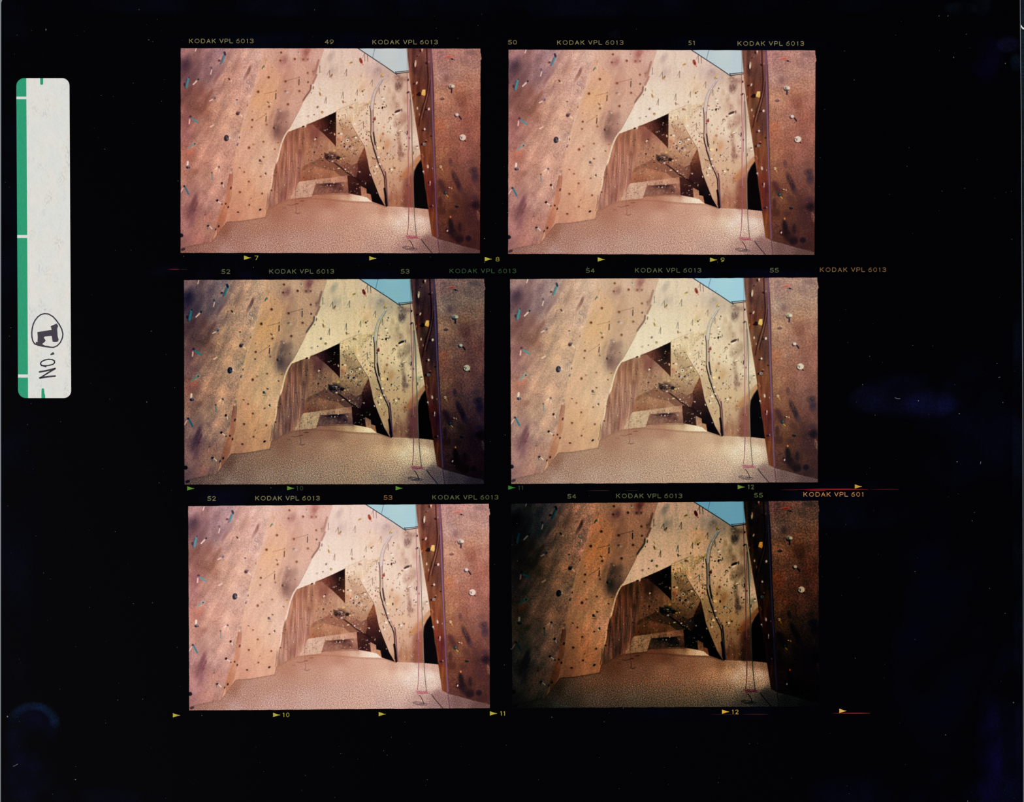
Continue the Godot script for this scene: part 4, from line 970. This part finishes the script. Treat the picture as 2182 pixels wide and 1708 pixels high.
	# coloured holds of the overhang and pale wall
	for h in [[769, 129.6, 3.4, 6.4, -22, [166, 66, 42]], [769.6, 131, 1.6, 2.8, -20, [100, 34, 26]], [768, 126, 2.2, 3, -20, [124, 60, 44]], [773, 137.6, 1.4, 2.4, -30, [196, 128, 96]], [748, 133.4, 4, 1.8, -20, [166, 122, 64]], [746, 136.6, 1.2, 2.4, 10, [214, 172, 110]], [706.6, 160.6, 1.6, 4, 35, [132, 92, 54]], [706.4, 165.4, 1.4, 2, 0, [208, 146, 104]], [682, 190, 1, 3.4, -25, [198, 160, 76]], [682, 200.6, 1.8, 4.4, -15, [158, 102, 62]], [684, 203, 1.4, 2.2, 0, [210, 164, 92]], [731, 217, 1.9, 3.4, -15, [150, 104, 82]], [735, 218, 2.4, 0.8, 20, [168, 122, 98]], [676.6, 228, 2.2, 3, 30, [134, 106, 94]], [656.6, 247.6, 2.6, 2.6, 0, [196, 158, 142]], [669.4, 244.4, 1.6, 1.2, -20, [110, 72, 60]], [686.6, 239, 2.8, 3, -20, [152, 114, 66]], [687.6, 240.6, 1.6, 1.8, 0, [206, 172, 122]], [772.4, 194.4, 2.2, 2.4, 20, [120, 84, 60]], [776, 191.4, 1.4, 1, -30, [92, 64, 50]], [774, 202.4, 1, 1.2, 0, [130, 96, 72]], [767, 190.4, 1, 2, 0, [210, 168, 84]], [769.6, 161.6, 1, 2.6, 10, [156, 134, 84]], [757, 213.4, 1, 2.6, 20, [112, 88, 74]], [814, 158.6, 1.2, 5, 18, [206, 158, 60]], [815.6, 163.6, 1.2, 1.2, 0, [92, 70, 60]], [812, 162.4, 1, 3, 10, [140, 104, 50]], [788, 217.6, 1.5, 3.6, 10, [204, 172, 84]], [797, 191.6, 0.9, 2.4, 20, [220, 176, 84]], [799.4, 221.6, 2.4, 1.2, 30, [168, 88, 80]], [815, 229.4, 2, 2.8, 20, [48, 24, 18]], [797.6, 254, 3.4, 3.2, 0, [150, 62, 54]], [799, 252, 1.2, 4, 0, [120, 50, 46]], [795.4, 259.6, 2, 1.4, 0, [74, 40, 36]], [748.6, 229, 3, 1.8, 20, [176, 110, 92]], [745.6, 229, 0.8, 3, 0, [140, 72, 58]], [820, 184.4, 1.4, 1.8, 0, [70, 56, 54]], [818, 190, 2, 2.6, 0, [168, 140, 116]], [816.4, 209.6, 3.2, 2.6, 0, [240, 224, 204]], [814.6, 207, 2.4, 0.9, 0, [128, 100, 84]], [782, 243, 3.2, 2.2, 0, [198, 160, 130]], [781.6, 241.4, 1.4, 2.4, -30, [140, 104, 82]], [847.4, 236.8, 7.2, 2.5, -24, [62, 38, 34]], [846.6, 241.4, 5, 1.8, -28, [244, 222, 198]], [856.2, 234.6, 1.2, 3.6, 0, [110, 64, 54]], [831.4, 252.4, 3.4, 3.6, 20, [130, 86, 68]], [831.8, 253.4, 2.2, 2.4, 20, [226, 192, 164]], [823, 225.4, 0.9, 3.4, 0, [110, 84, 66]], [852.4, 278.8, 3, 1.6, -10, [250, 230, 206]], [853.4, 280.2, 2.4, 0.8, -10, [130, 86, 66]], [869.6, 170.4, 1.8, 2.6, 20, [50, 24, 26]], [869, 197, 3.4, 1.9, -40, [44, 24, 30]], [867.4, 283, 1.2, 5, 5, [62, 30, 50]], [864.6, 204, 1.4, 3, 30, [206, 170, 142]], [872.6, 294, 1.7, 2.6, 0, [138, 50, 60]], [889.6, 314.6, 2.6, 1.9, 0, [248, 214, 182]], [889, 311.6, 2.4, 1.2, -20, [110, 74, 60]], [881, 325.6, 1, 3.8, 5, [92, 66, 52]], [864.8, 318.6, 2.2, 2, 0, [188, 138, 108]], [881.4, 357, 1.4, 1.8, 30, [196, 160, 130]]]:
		ell(h[0], h[1], h[2], h[3], h[4], h[5], 0.92)
	# the column's and right wall's holds
	for h in [[896, 108, 2.4, 3, 0, [40, 18, 20]], [899.4, 106.4, 1.7, 3, 10, [226, 178, 158]], [900, 109.6, 1.2, 2.2, 0, [190, 110, 90]], [888.6, 119.6, 2, 1.2, -40, [48, 22, 26]], [893, 117, 1.2, 3, 25, [112, 84, 92]], [882, 138, 2.2, 4.4, 0, [40, 18, 20]], [885.2, 135.6, 2.1, 7.6, 4, [222, 184, 156]], [884.6, 132, 0.8, 2.2, 0, [150, 110, 90]], [882, 178.6, 3.2, 1.6, -20, [40, 16, 18]], [888.2, 176.6, 1.7, 3.4, 20, [216, 176, 160]], [893.6, 200.4, 4.2, 4.4, 0, [26, 12, 14]], [890, 202, 3.4, 2.2, 0, [34, 14, 14]], [908.6, 134.6, 3, 2.2, 20, [44, 16, 20]], [914, 131.4, 0.9, 2.4, 10, [170, 130, 140]], [889.4, 230.6, 1.6, 3, 0, [222, 180, 150]], [908, 233.4, 3.6, 1.6, 0, [44, 18, 20]], [914, 232.2, 2.3, 3, 10, [228, 192, 176]], [893.6, 243.6, 1.2, 3, 0, [190, 116, 80]], [901, 277.4, 3, 1.7, -10, [40, 16, 20]], [905, 275, 2.1, 2.5, 0, [226, 188, 174]], [918.6, 289.8, 2.4, 1.6, 10, [44, 18, 22]], [907, 302, 2.6, 1.8, -10, [48, 20, 20]], [898.6, 307.6, 2.2, 2.8, 0, [44, 18, 22]], [904.2, 306.8, 3.2, 3, 0, [138, 128, 124]], [904.8, 307.2, 1.5, 1.2, 0, [80, 70, 70]], [908.4, 298.4, 2, 0.9, 20, [190, 110, 96]], [911.6, 354.6, 2, 4, -10, [216, 184, 170]], [909.4, 353, 1.2, 2, 0, [130, 96, 80]], [902.2, 365.4, 1.9, 2.2, -20, [206, 174, 170]], [903.8, 369, 0.7, 2.6, -10, [166, 120, 116]], [916.6, 388.4, 1.1, 3.4, 0, [226, 190, 186]], [916.4, 393.6, 0.9, 1.9, 10, [204, 160, 160]], [913.6, 388.6, 1.6, 3, 0, [46, 16, 18]], [921.6, 358.6, 1, 2, 0, [168, 120, 140]], [918.6, 439.6, 4, 2, -10, [42, 16, 26]], [911.6, 443.6, 2, 2.4, 0, [20, 14, 22]], [922.4, 438, 1, 1.8, -20, [156, 124, 176]], [879.4, 203, 1.2, 3, 10, [176, 112, 74]],
		[956.6, 120.4, 7.4, 2.4, -4, [206, 104, 88]], [955.6, 121.4, 4.4, 1.3, -4, [150, 84, 74]], [963.4, 126, 3, 1.6, 25, [34, 22, 36]], [968, 128.4, 1.8, 0.8, 30, [92, 64, 84]], [960.6, 185.4, 6, 5, 0, [70, 50, 50]], [962, 183, 5.6, 4.8, 0, [196, 170, 154]], [966, 183.6, 3, 3, 0, [226, 200, 176]], [959.6, 184, 1.2, 3, 0, [92, 72, 66]], [961.6, 187, 2, 1, 0, [80, 60, 52]], [942.4, 210.6, 4.8, 2.8, -8, [98, 58, 58]], [942.6, 209.4, 3.6, 1.4, -8, [132, 86, 82]], [971.6, 246.2, 4, 3.6, 20, [70, 44, 54]], [973.8, 244.2, 3.6, 3.2, 20, [220, 196, 190]], [983.6, 294.8, 6, 5.6, 30, [52, 30, 30]], [986, 292.6, 6.8, 6.6, 0, [226, 198, 180]], [983.6, 293.6, 1.1, 2.8, 15, [96, 72, 72]], [981, 291.4, 1.2, 1.2, 0, [74, 52, 54]], [938.8, 355.2, 3, 3, 0, [214, 172, 132]], [938.2, 355.4, 1.2, 1.3, 0, [140, 96, 66]], [936, 356.6, 1.2, 2.4, 0, [120, 74, 54]], [948.4, 411, 3.8, 3.8, 20, [26, 36, 38]], [950, 410, 1.8, 2.2, 0, [62, 86, 84]], [957.6, 399.6, 2.2, 1.2, 20, [216, 170, 140]], [962.6, 401, 1, 2, -10, [210, 160, 124]], [954.6, 401, 3, 1.4, 40, [64, 26, 26]], [973.2, 440, 4.4, 2.6, 8, [16, 20, 26]], [974.6, 437.6, 2.2, 0.9, 8, [48, 56, 62]], [960, 462, 1.7, 2.2, -10, [208, 118, 50]], [953.4, 491.6, 1.6, 2.4, 20, [216, 164, 152]], [951, 488.4, 2, 1.6, 0, [30, 14, 18]], [1006, 427, 2, 1.4, 0, [110, 40, 44]], [979, 257.6, 0.8, 0.8, 0, dark], [943, 258.6, 0.9, 0.9, 0, [110, 64, 54]]]:
		ell(h[0], h[1], h[2], h[3], h[4], h[5], 0.94)
	region(7, [900.4, 191, 906.6, 190.4, 906.8, 201, 905, 204.6, 897.2, 201.4, 899, 195], [902, 194, 232, 186, 104, 904, 202, 214, 156, 76])
	line([948, 119, 954, 118, 965, 118.4], 1.0, [216, 112, 92], 0.8)
	line([949, 123.4, 958, 123.4, 966, 120], 1.0, [206, 96, 78], 0.7)
	# small scattered holds, bolts and their marks in the busy parts of the picture
	var rng := RandomNumberGenerator.new()
	rng.seed = 31
	var cream := [[240, 214, 186], [226, 186, 152], [214, 172, 120], [206, 150, 110], [190, 150, 140], [222, 200, 190]]
	for zone in [[[720, 244, 745, 264, 775, 308, 748, 350, 716, 340, 718, 300], 66, 1.5], [[755, 225, 790, 232, 789, 300, 800, 330, 818, 366, 816, 400, 800, 380, 785, 330, 760, 275], 46, 1.5], [[800, 230, 822, 200, 845, 250, 868, 260, 866, 330, 850, 372, 822, 366, 802, 318], 58, 1.6], [[826, 370, 860, 360, 876, 392, 876, 438, 830, 436], 34, 1.2], [[625, 290, 700, 296, 714, 316, 690, 335, 640, 360, 605, 400, 606, 330], 40, 1.3], [[640, 366, 690, 340, 735, 372, 640, 386], 26, 1.1], [[640, 390, 735, 378, 740, 388, 670, 392, 660, 415, 622, 418], 36, 0.9], [[715, 340, 765, 350, 785, 400, 800, 420, 770, 385, 740, 372], 44, 1.1], [[676, 392, 738, 391, 740, 408, 676, 408], 26, 1.0], [[745, 380, 766, 390, 768, 412, 746, 410], 16, 0.9], [[690, 255, 714, 245, 714, 306, 690, 282], 14, 0.9], [[575, 380, 610, 330, 605, 420, 575, 430], 16, 1.0]]:
		var p := poly(zone[0])
		var box := Rect2(p[0], Vector2.ZERO)
		for v in p:
			box = box.expand(v)
		var placed := 0
		while placed < zone[1]:
			var v := Vector2(rng.randf_range(box.position.x, box.end.x), rng.randf_range(box.position.y, box.end.y))
			if not Geometry2D.is_point_in_polygon(v, p):
				continue
			placed += 1
			var r: float = zone[2] * rng.randf_range(0.6, 1.25)
			var kind := rng.randf()
			var turn := rng.randf_range(-60, 60)
			if kind < 0.36:
				ell(v.x - r * 0.7, v.y + r * 0.2, r * 1.1, r * 0.8, turn, [64, 34, 26], 0.8)
				ell(v.x, v.y, r * rng.randf_range(0.8, 1.2), r * rng.randf_range(0.45, 0.8), turn, cream[rng.randi() % 6], 0.9)
			elif kind < 0.62:
				ell(v.x, v.y, r * 1.1, r * 0.6, turn, [66, 36, 28], 0.8)
			elif kind < 0.95:
				var d := Vector2.from_angle(rng.randf_range(0.9, 2.5)) * r * rng.randf_range(2.0, 4.2)
				line([v.x, v.y, v.x + d.x, v.y + d.y], 0.9, [80, 46, 36], 0.7)
				if kind > 0.84:
					ell(v.x, v.y, 1.0, 0.9, 0, cream[rng.randi() % 6], 0.8)
			else:
				ell(v.x, v.y, r * 1.2, r * 1.1, 0, [230, 198, 170], 0.85)
				ell(v.x + 0.2, v.y + 0.2, r * 0.5, r * 0.5, 0, [60, 34, 30], 0.9)
	for i in 46:
		var v := Vector2(708 + rng.randfn() * 13.0, 334 + rng.randfn() * 6.0)
		var dk := rng.randf() < 0.6
		ell(v.x, v.y, rng.randf_range(0.7, 2.4), rng.randf_range(0.5, 1.5), rng.randf_range(-40, 40), [44, 24, 24] if dk else [168, 120, 92], 0.75)
	# larger marks inside the cave that read clearly
	for h in [[727.6, 285, 3, 2.4, 10, [234, 206, 178]], [722, 284, 2.6, 1.2, -15, [92, 56, 42]], [740.4, 299.4, 3.2, 3.2, 0, [238, 220, 200]], [740.4, 299.4, 1.7, 1.6, 0, [40, 26, 28]], [731, 302.6, 2, 1.6, -20, [214, 186, 176]], [728, 302, 1.4, 1.4, 0, [100, 30, 36]], [758.6, 293, 2.8, 2, 15, [240, 218, 192]], [753, 291.4, 4.4, 0.9, -20, [92, 56, 42]], [737, 312.6, 3, 2.6, 0, [196, 172, 160]], [734, 312, 1.8, 2.2, 0, [52, 32, 34]], [745.6, 311.6, 2.6, 2, -30, [66, 44, 62]], [751, 315.4, 1.8, 2.4, 20, [206, 180, 176]], [671.6, 296.4, 1.6, 2.6, 40, [232, 200, 180]], [674, 293.4, 1.7, 1.3, 0, [60, 26, 24]], [650.8, 268.4, 1.8, 2.8, 15, [236, 210, 184]], [646, 269.4, 2.8, 1.4, -20, [34, 18, 16]], [670, 324, 2, 1.7, 0, [58, 30, 24]], [712.4, 321, 3.2, 2.2, -20, [214, 160, 86]], [720, 316, 2.6, 1.4, 0, [206, 152, 90]], [736, 327, 4, 1.6, 20, [176, 120, 70]], [726.4, 338.4, 3, 2, 0, [206, 156, 92]], [708, 331, 3, 1.4, 10, [196, 156, 146]], [708.6, 343.4, 2.4, 1.8, 0, [214, 176, 164]], [667.4, 347.6, 2.6, 2.4, 0, [90, 80, 66]], [722, 358.6, 3, 1.3, -10, [230, 196, 160]], [736, 360.6, 1.9, 1.6, 0, [238, 206, 190]], [766.6, 366, 1.6, 1.6, 0, [222, 180, 160]], [788.6, 372.6, 1.2, 2.2, -20, [240, 206, 180]], [802.4, 354.6, 3.4, 2.2, 30, [244, 222, 194]], [799, 352.6, 1.6, 1, 30, [80, 50, 40]], [799.4, 369, 2, 2.2, 20, [236, 210, 186]], [797, 366, 1, 2, -20, [80, 54, 44]], [807.6, 314.6, 3.8, 3.4, 0, [232, 194, 136]], [804.6, 315, 2.2, 2, 0, [246, 220, 184]], [817, 315.4, 1.6, 3, 0, [66, 38, 34]], [806.8, 335, 2.8, 2, 10, [246, 224, 200]], [809, 349.4, 2.4, 1.6, 30, [240, 214, 194]], [778, 287, 2.6, 1.8, 0, [240, 214, 190]], [780.4, 286.6, 1.6, 1.2, 30, [56, 34, 30]], [780.6, 297.4, 1.8, 1.8, 0, [168, 60, 58]], [784.6, 272.6, 2.4, 1.6, 0, [238, 204, 176]], [756, 264, 2.8, 2.6, 0, [240, 222, 196]], [745, 260.6, 2, 1, 0, [80, 58, 44]], [715.6, 254, 0.1, 0.1, 0, dark], [818, 271, 2.6, 2, 30, [206, 140, 100]], [816, 285, 2.6, 3, 0, [176, 112, 84]], [811, 299.4, 1, 2.6, 0, [110, 70, 50]], [825.4, 327, 1.6, 2, 0, [84, 60, 54]], [828.4, 328, 1.6, 2.2, 0, [206, 182, 172]], [834.6, 361.4, 2.6, 1.9, 10, [244, 222, 196]], [830.4, 360, 1.6, 1.4, 0, [70, 46, 38]], [841.4, 358, 1.4, 2.4, 10, [120, 76, 54]], [803, 411, 1.2, 1, 0, [220, 180, 160]], [713, 286, 1.6, 3, -15, [222, 170, 130]], [704.4, 395, 1.6, 1.2, 0, [220, 186, 170]], [711.6, 390, 1.4, 1, 0, [230, 200, 180]], [731, 394.4, 1.4, 1.2, 0, [206, 170, 150]], [697.4, 394, 1.2, 1, 0, [206, 180, 180]], [643.6, 428, 6, 0.9, -4, [110, 62, 44]], [633, 434, 3, 0.9, 0, [104, 58, 42]]]:
		ell(h[0], h[1], h[2], h[3], h[4], h[5], 0.92)
	# dark runs down the inner wall
	for i in 22:
		var x := rng.randf_range(583, 642)
		var y0 := rng.randf_range(290, 380)
		var y1 := minf(428, y0 + rng.randf_range(20, 70))
		var q := int((y0 - OY) * CS) * CW + int((x - OX) * CS)
		if ID[q] == 3 and ID[int((y1 - OY) * CS) * CW + int((x - 3 - OX) * CS)] == 3:
			line([x, y0, x - 0.6, (y0 + y1) * 0.5, x - 3, y1], rng.randf_range(0.6, 1.1), [118, 66, 52], 0.55)
	# ropes in the cave
	for r in [[[616, 286, 615, 340, 613, 380, 610, 424], 0.9], [[618.6, 288, 619, 340, 616, 390, 613, 426], 0.9], [[621.6, 284, 622, 330], 0.7], [[636, 277, 635, 330, 633, 360, 629, 420], 0.8], [[642, 276, 644, 310, 640, 350, 636, 390], 0.7], [[629, 420, 631, 452], 0.6], [[611, 300, 610, 360, 608, 425], 0.7]]:
		line(r[0], r[1], [120, 58, 60], 0.65)
	line([612, 436, 620, 437.6, 630, 434.6], 1.1, [104, 56, 46], 0.7)
	line([628, 453, 634, 455, 640, 453], 1.4, [110, 66, 54], 0.8)
	line([603, 443, 610, 443.6], 1.0, [110, 60, 52], 0.7)
	line([632, 440, 631.6, 452], 0.7, [120, 72, 60], 0.7)
	# ropes by the column
	line([867.4, 150, 868, 200, 868.4, 232, 869.6, 262, 869.8, 330, 870.6, 390, 871.4, 440, 870.6, 478, 868.6, 494, 866.4, 503], 1.5, [150, 82, 92], 0.9)
	line([870.6, 200, 871.4, 245, 872, 300, 871.4, 350, 871.6, 392], 1.0, [196, 130, 128], 0.8)
	line([873, 212, 873.4, 262, 873, 320], 0.9, [128, 58, 62], 0.8)
	line([873.6, 196, 876, 240, 877.8, 300, 878.6, 330, 880.6, 380, 881.6, 420, 882.8, 450, 884.6, 478, 887.4, 503], 1.5, [96, 78, 70], 0.95)
	line([876, 212, 879, 262, 878.4, 320], 0.7, [110, 92, 80], 0.8)
	line([880.4, 340, 881, 420, 882, 444], 1.2, [150, 126, 116], 0.6)
	line([870.6, 392, 871.2, 440, 870.2, 470], 2.0, [136, 62, 84], 0.5)
	line([868, 494, 870, 502, 876, 505], 0.8, [150, 90, 90], 0.8)
	for l in [[866, 504, 874, 502.6, 884, 503, 890, 505], [867, 506, 876, 507.6, 886, 507, 893, 508], [868, 504, 880, 505.6, 892, 504], [869, 508, 878, 506, 890, 506.4]]:
		line(l, 1.3, [164, 66, 84], 0.85)
	for l in [[858, 527, 864, 525, 872, 525.6, 880, 528, 887, 530], [859, 528, 866, 531, 876, 533, 886, 532.6, 889, 529], [862, 526, 868, 529.6, 880, 531], [872, 529, 884, 528]]:
		line(l, 1.1, [62, 44, 52], 0.85)
	line([872, 511, 876, 516, 880, 524, 881, 530], 1.6, [52, 34, 32], 0.9)
	line([888, 506, 887.6, 520, 887, 530], 1.0, [150, 106, 108], 0.7)
	line([898, 510, 906, 521, 913, 530, 922, 540], 1.5, [44, 26, 26], 0.95)
	line([917.6, 98, 918.2, 130, 919.6, 165, 920.8, 200, 922, 250, 923.6, 300, 925, 335, 927, 380, 928.6, 425, 930.6, 465, 932.6, 505], 3.0, [104, 70, 102], 0.85, 0.5)
	line([918.6, 160, 921, 220, 923, 280, 925, 335, 927.6, 390], 1.0, [140, 108, 148], 0.6)
	line([932.6, 505, 934, 520, 936.6, 542], 1.4, [84, 44, 62], 0.95)
	# little bolt dots over the walls
	for i in 520:
		var v := Vector2(rng.randf_range(386, 1020), rng.randf_range(105, 500))
		var q := int((v.y - OY) * CS) * CW + int((v.x - OX) * CS)
		var id := ID[q]
		if id == 1 or id == 2 or id == 0 or id == 8:
			ell(v.x, v.y, rng.randf_range(0.4, 0.75), rng.randf_range(0.4, 0.7), 0, [PR[q] * 0.62, PG[q] * 0.56, PB[q] * 0.54], 0.75)


# one printing of the negative: tone curve of each dye, how the print was burnt in, and the colour of the roof window
func tone(f: int) -> Image:
	# from the first print's tones to this print's: input, output pairs
	var curves := [
		[[0, 0, 255, 255], [0, 0, 255, 255], [0, 0, 255, 255]],
		[[0, 0, 50, 50, 95, 102, 170, 176, 228, 230, 255, 250], [0, 0, 50, 58, 115, 124, 165, 174, 200, 208, 255, 252], [0, 0, 40, 46, 95, 104, 125, 134, 175, 182, 255, 250]],
		[[0, 0, 50, 8, 95, 42, 170, 128, 195, 166, 215, 194, 228, 222, 255, 248], [0, 0, 25, 3, 50, 24, 115, 96, 145, 135, 165, 157, 200, 197, 255, 245], [0, 0, 20, 4, 40, 28, 95, 78, 115, 97, 125, 105, 175, 150, 255, 222]],
		[[0, 0, 50, 40, 95, 96, 170, 166, 195, 194, 215, 212, 228, 230, 255, 248], [0, 0, 50, 58, 115, 129, 145, 163, 165, 177, 200, 211, 255, 249], [0, 0, 40, 46, 95, 106, 115, 123, 125, 130, 175, 174, 255, 235]],
		[[0, 0, 50, 56, 95, 114, 170, 188, 195, 212, 228, 240, 255, 252], [0, 0, 50, 64, 115, 138, 145, 166, 165, 184, 200, 214, 255, 252], [0, 0, 40, 50, 95, 118, 115, 138, 125, 148, 175, 194, 255, 248]],
		[[0, 0, 60, 2, 95, 7, 115, 16, 150, 56, 170, 80, 195, 118, 215, 151, 228, 198, 255, 230], [0, 0, 40, 2, 60, 7, 100, 36, 115, 48, 145, 80, 165, 102, 198, 149, 255, 210], [0, 0, 40, 4, 60, 8, 95, 32, 115, 47, 125, 54, 140, 66, 175, 110, 255, 186]]]
	var sky := [[1, 1, 1], [0.98, 1.02, 1.03], [0.66, 0.89, 0.94], [0.84, 1.03, 1.08], [0.9, 1.03, 1.06], [0.5, 0.76, 0.84]]
	# burning-in of the print: strength on the left, right and lower border
	var burn: Array = [[0, 0, 0], [0.0, 0.0, 0.0], [0.03, 0.1, 0.05], [0.0, 0.0, 0.0], [0.0, 0.0, 0.0], [0.3, 0.0, 0.2]][f]
	var lut := [PackedFloat32Array(), PackedFloat32Array(), PackedFloat32Array()]
	for ch in 3:
		var c: Array = curves[f][ch]
		for v in 256:
			var o := 0.0
			for k in range(0, c.size() - 2, 2):
				if v >= c[k] and v <= c[k + 2]:
					o = lerpf(c[k + 1], c[k + 3], float(v - c[k]) / (c[k + 2] - c[k]))
					break
			lut[ch].append(o)
	var LR: PackedFloat32Array = lut[0]
	var LG: PackedFloat32Array = lut[1]
	var LB: PackedFloat32Array = lut[2]
	var bx := PackedFloat32Array()
	for x in CW:
		var px := x / CS + OX
		var l := clampf((540.0 - px) / 150.0, 0.0, 1.0)
		var r := clampf((px - 900.0) / 60.0, 0.0, 1.0)
		bx.append((1.0 - burn[0] * l) * (1.0 - burn[1] * r))
	var out := PackedByteArray()
	out.resize(CW * CH * 3)
	var s: Array = sky[f]
	for y in CH:
		var by: float = 1.0 - burn[2] * clampf((y / CS + OY - 480.0) / 60.0, 0.0, 1.0)
		for x in CW:
			var i := y * CW + x
			var k := bx[x] * by
			if ID[i] == 9:
				out[i * 3] = clampi(int(PR[i] * s[0]), 0, 255)
				out[i * 3 + 1] = clampi(int(PG[i] * s[1]), 0, 255)
				out[i * 3 + 2] = clampi(int(PB[i] * s[2]), 0, 255)
			else:
				out[i * 3] = int(LR[int(clampf(PR[i] * k, 0, 255))])
				out[i * 3 + 1] = int(LG[int(clampf(PG[i] * k, 0, 255))])
				out[i * 3 + 2] = int(LB[int(clampf(PB[i] * k, 0, 255))])
	return Image.create_from_data(CW, CH, false, Image.FORMAT_RGB8, out)
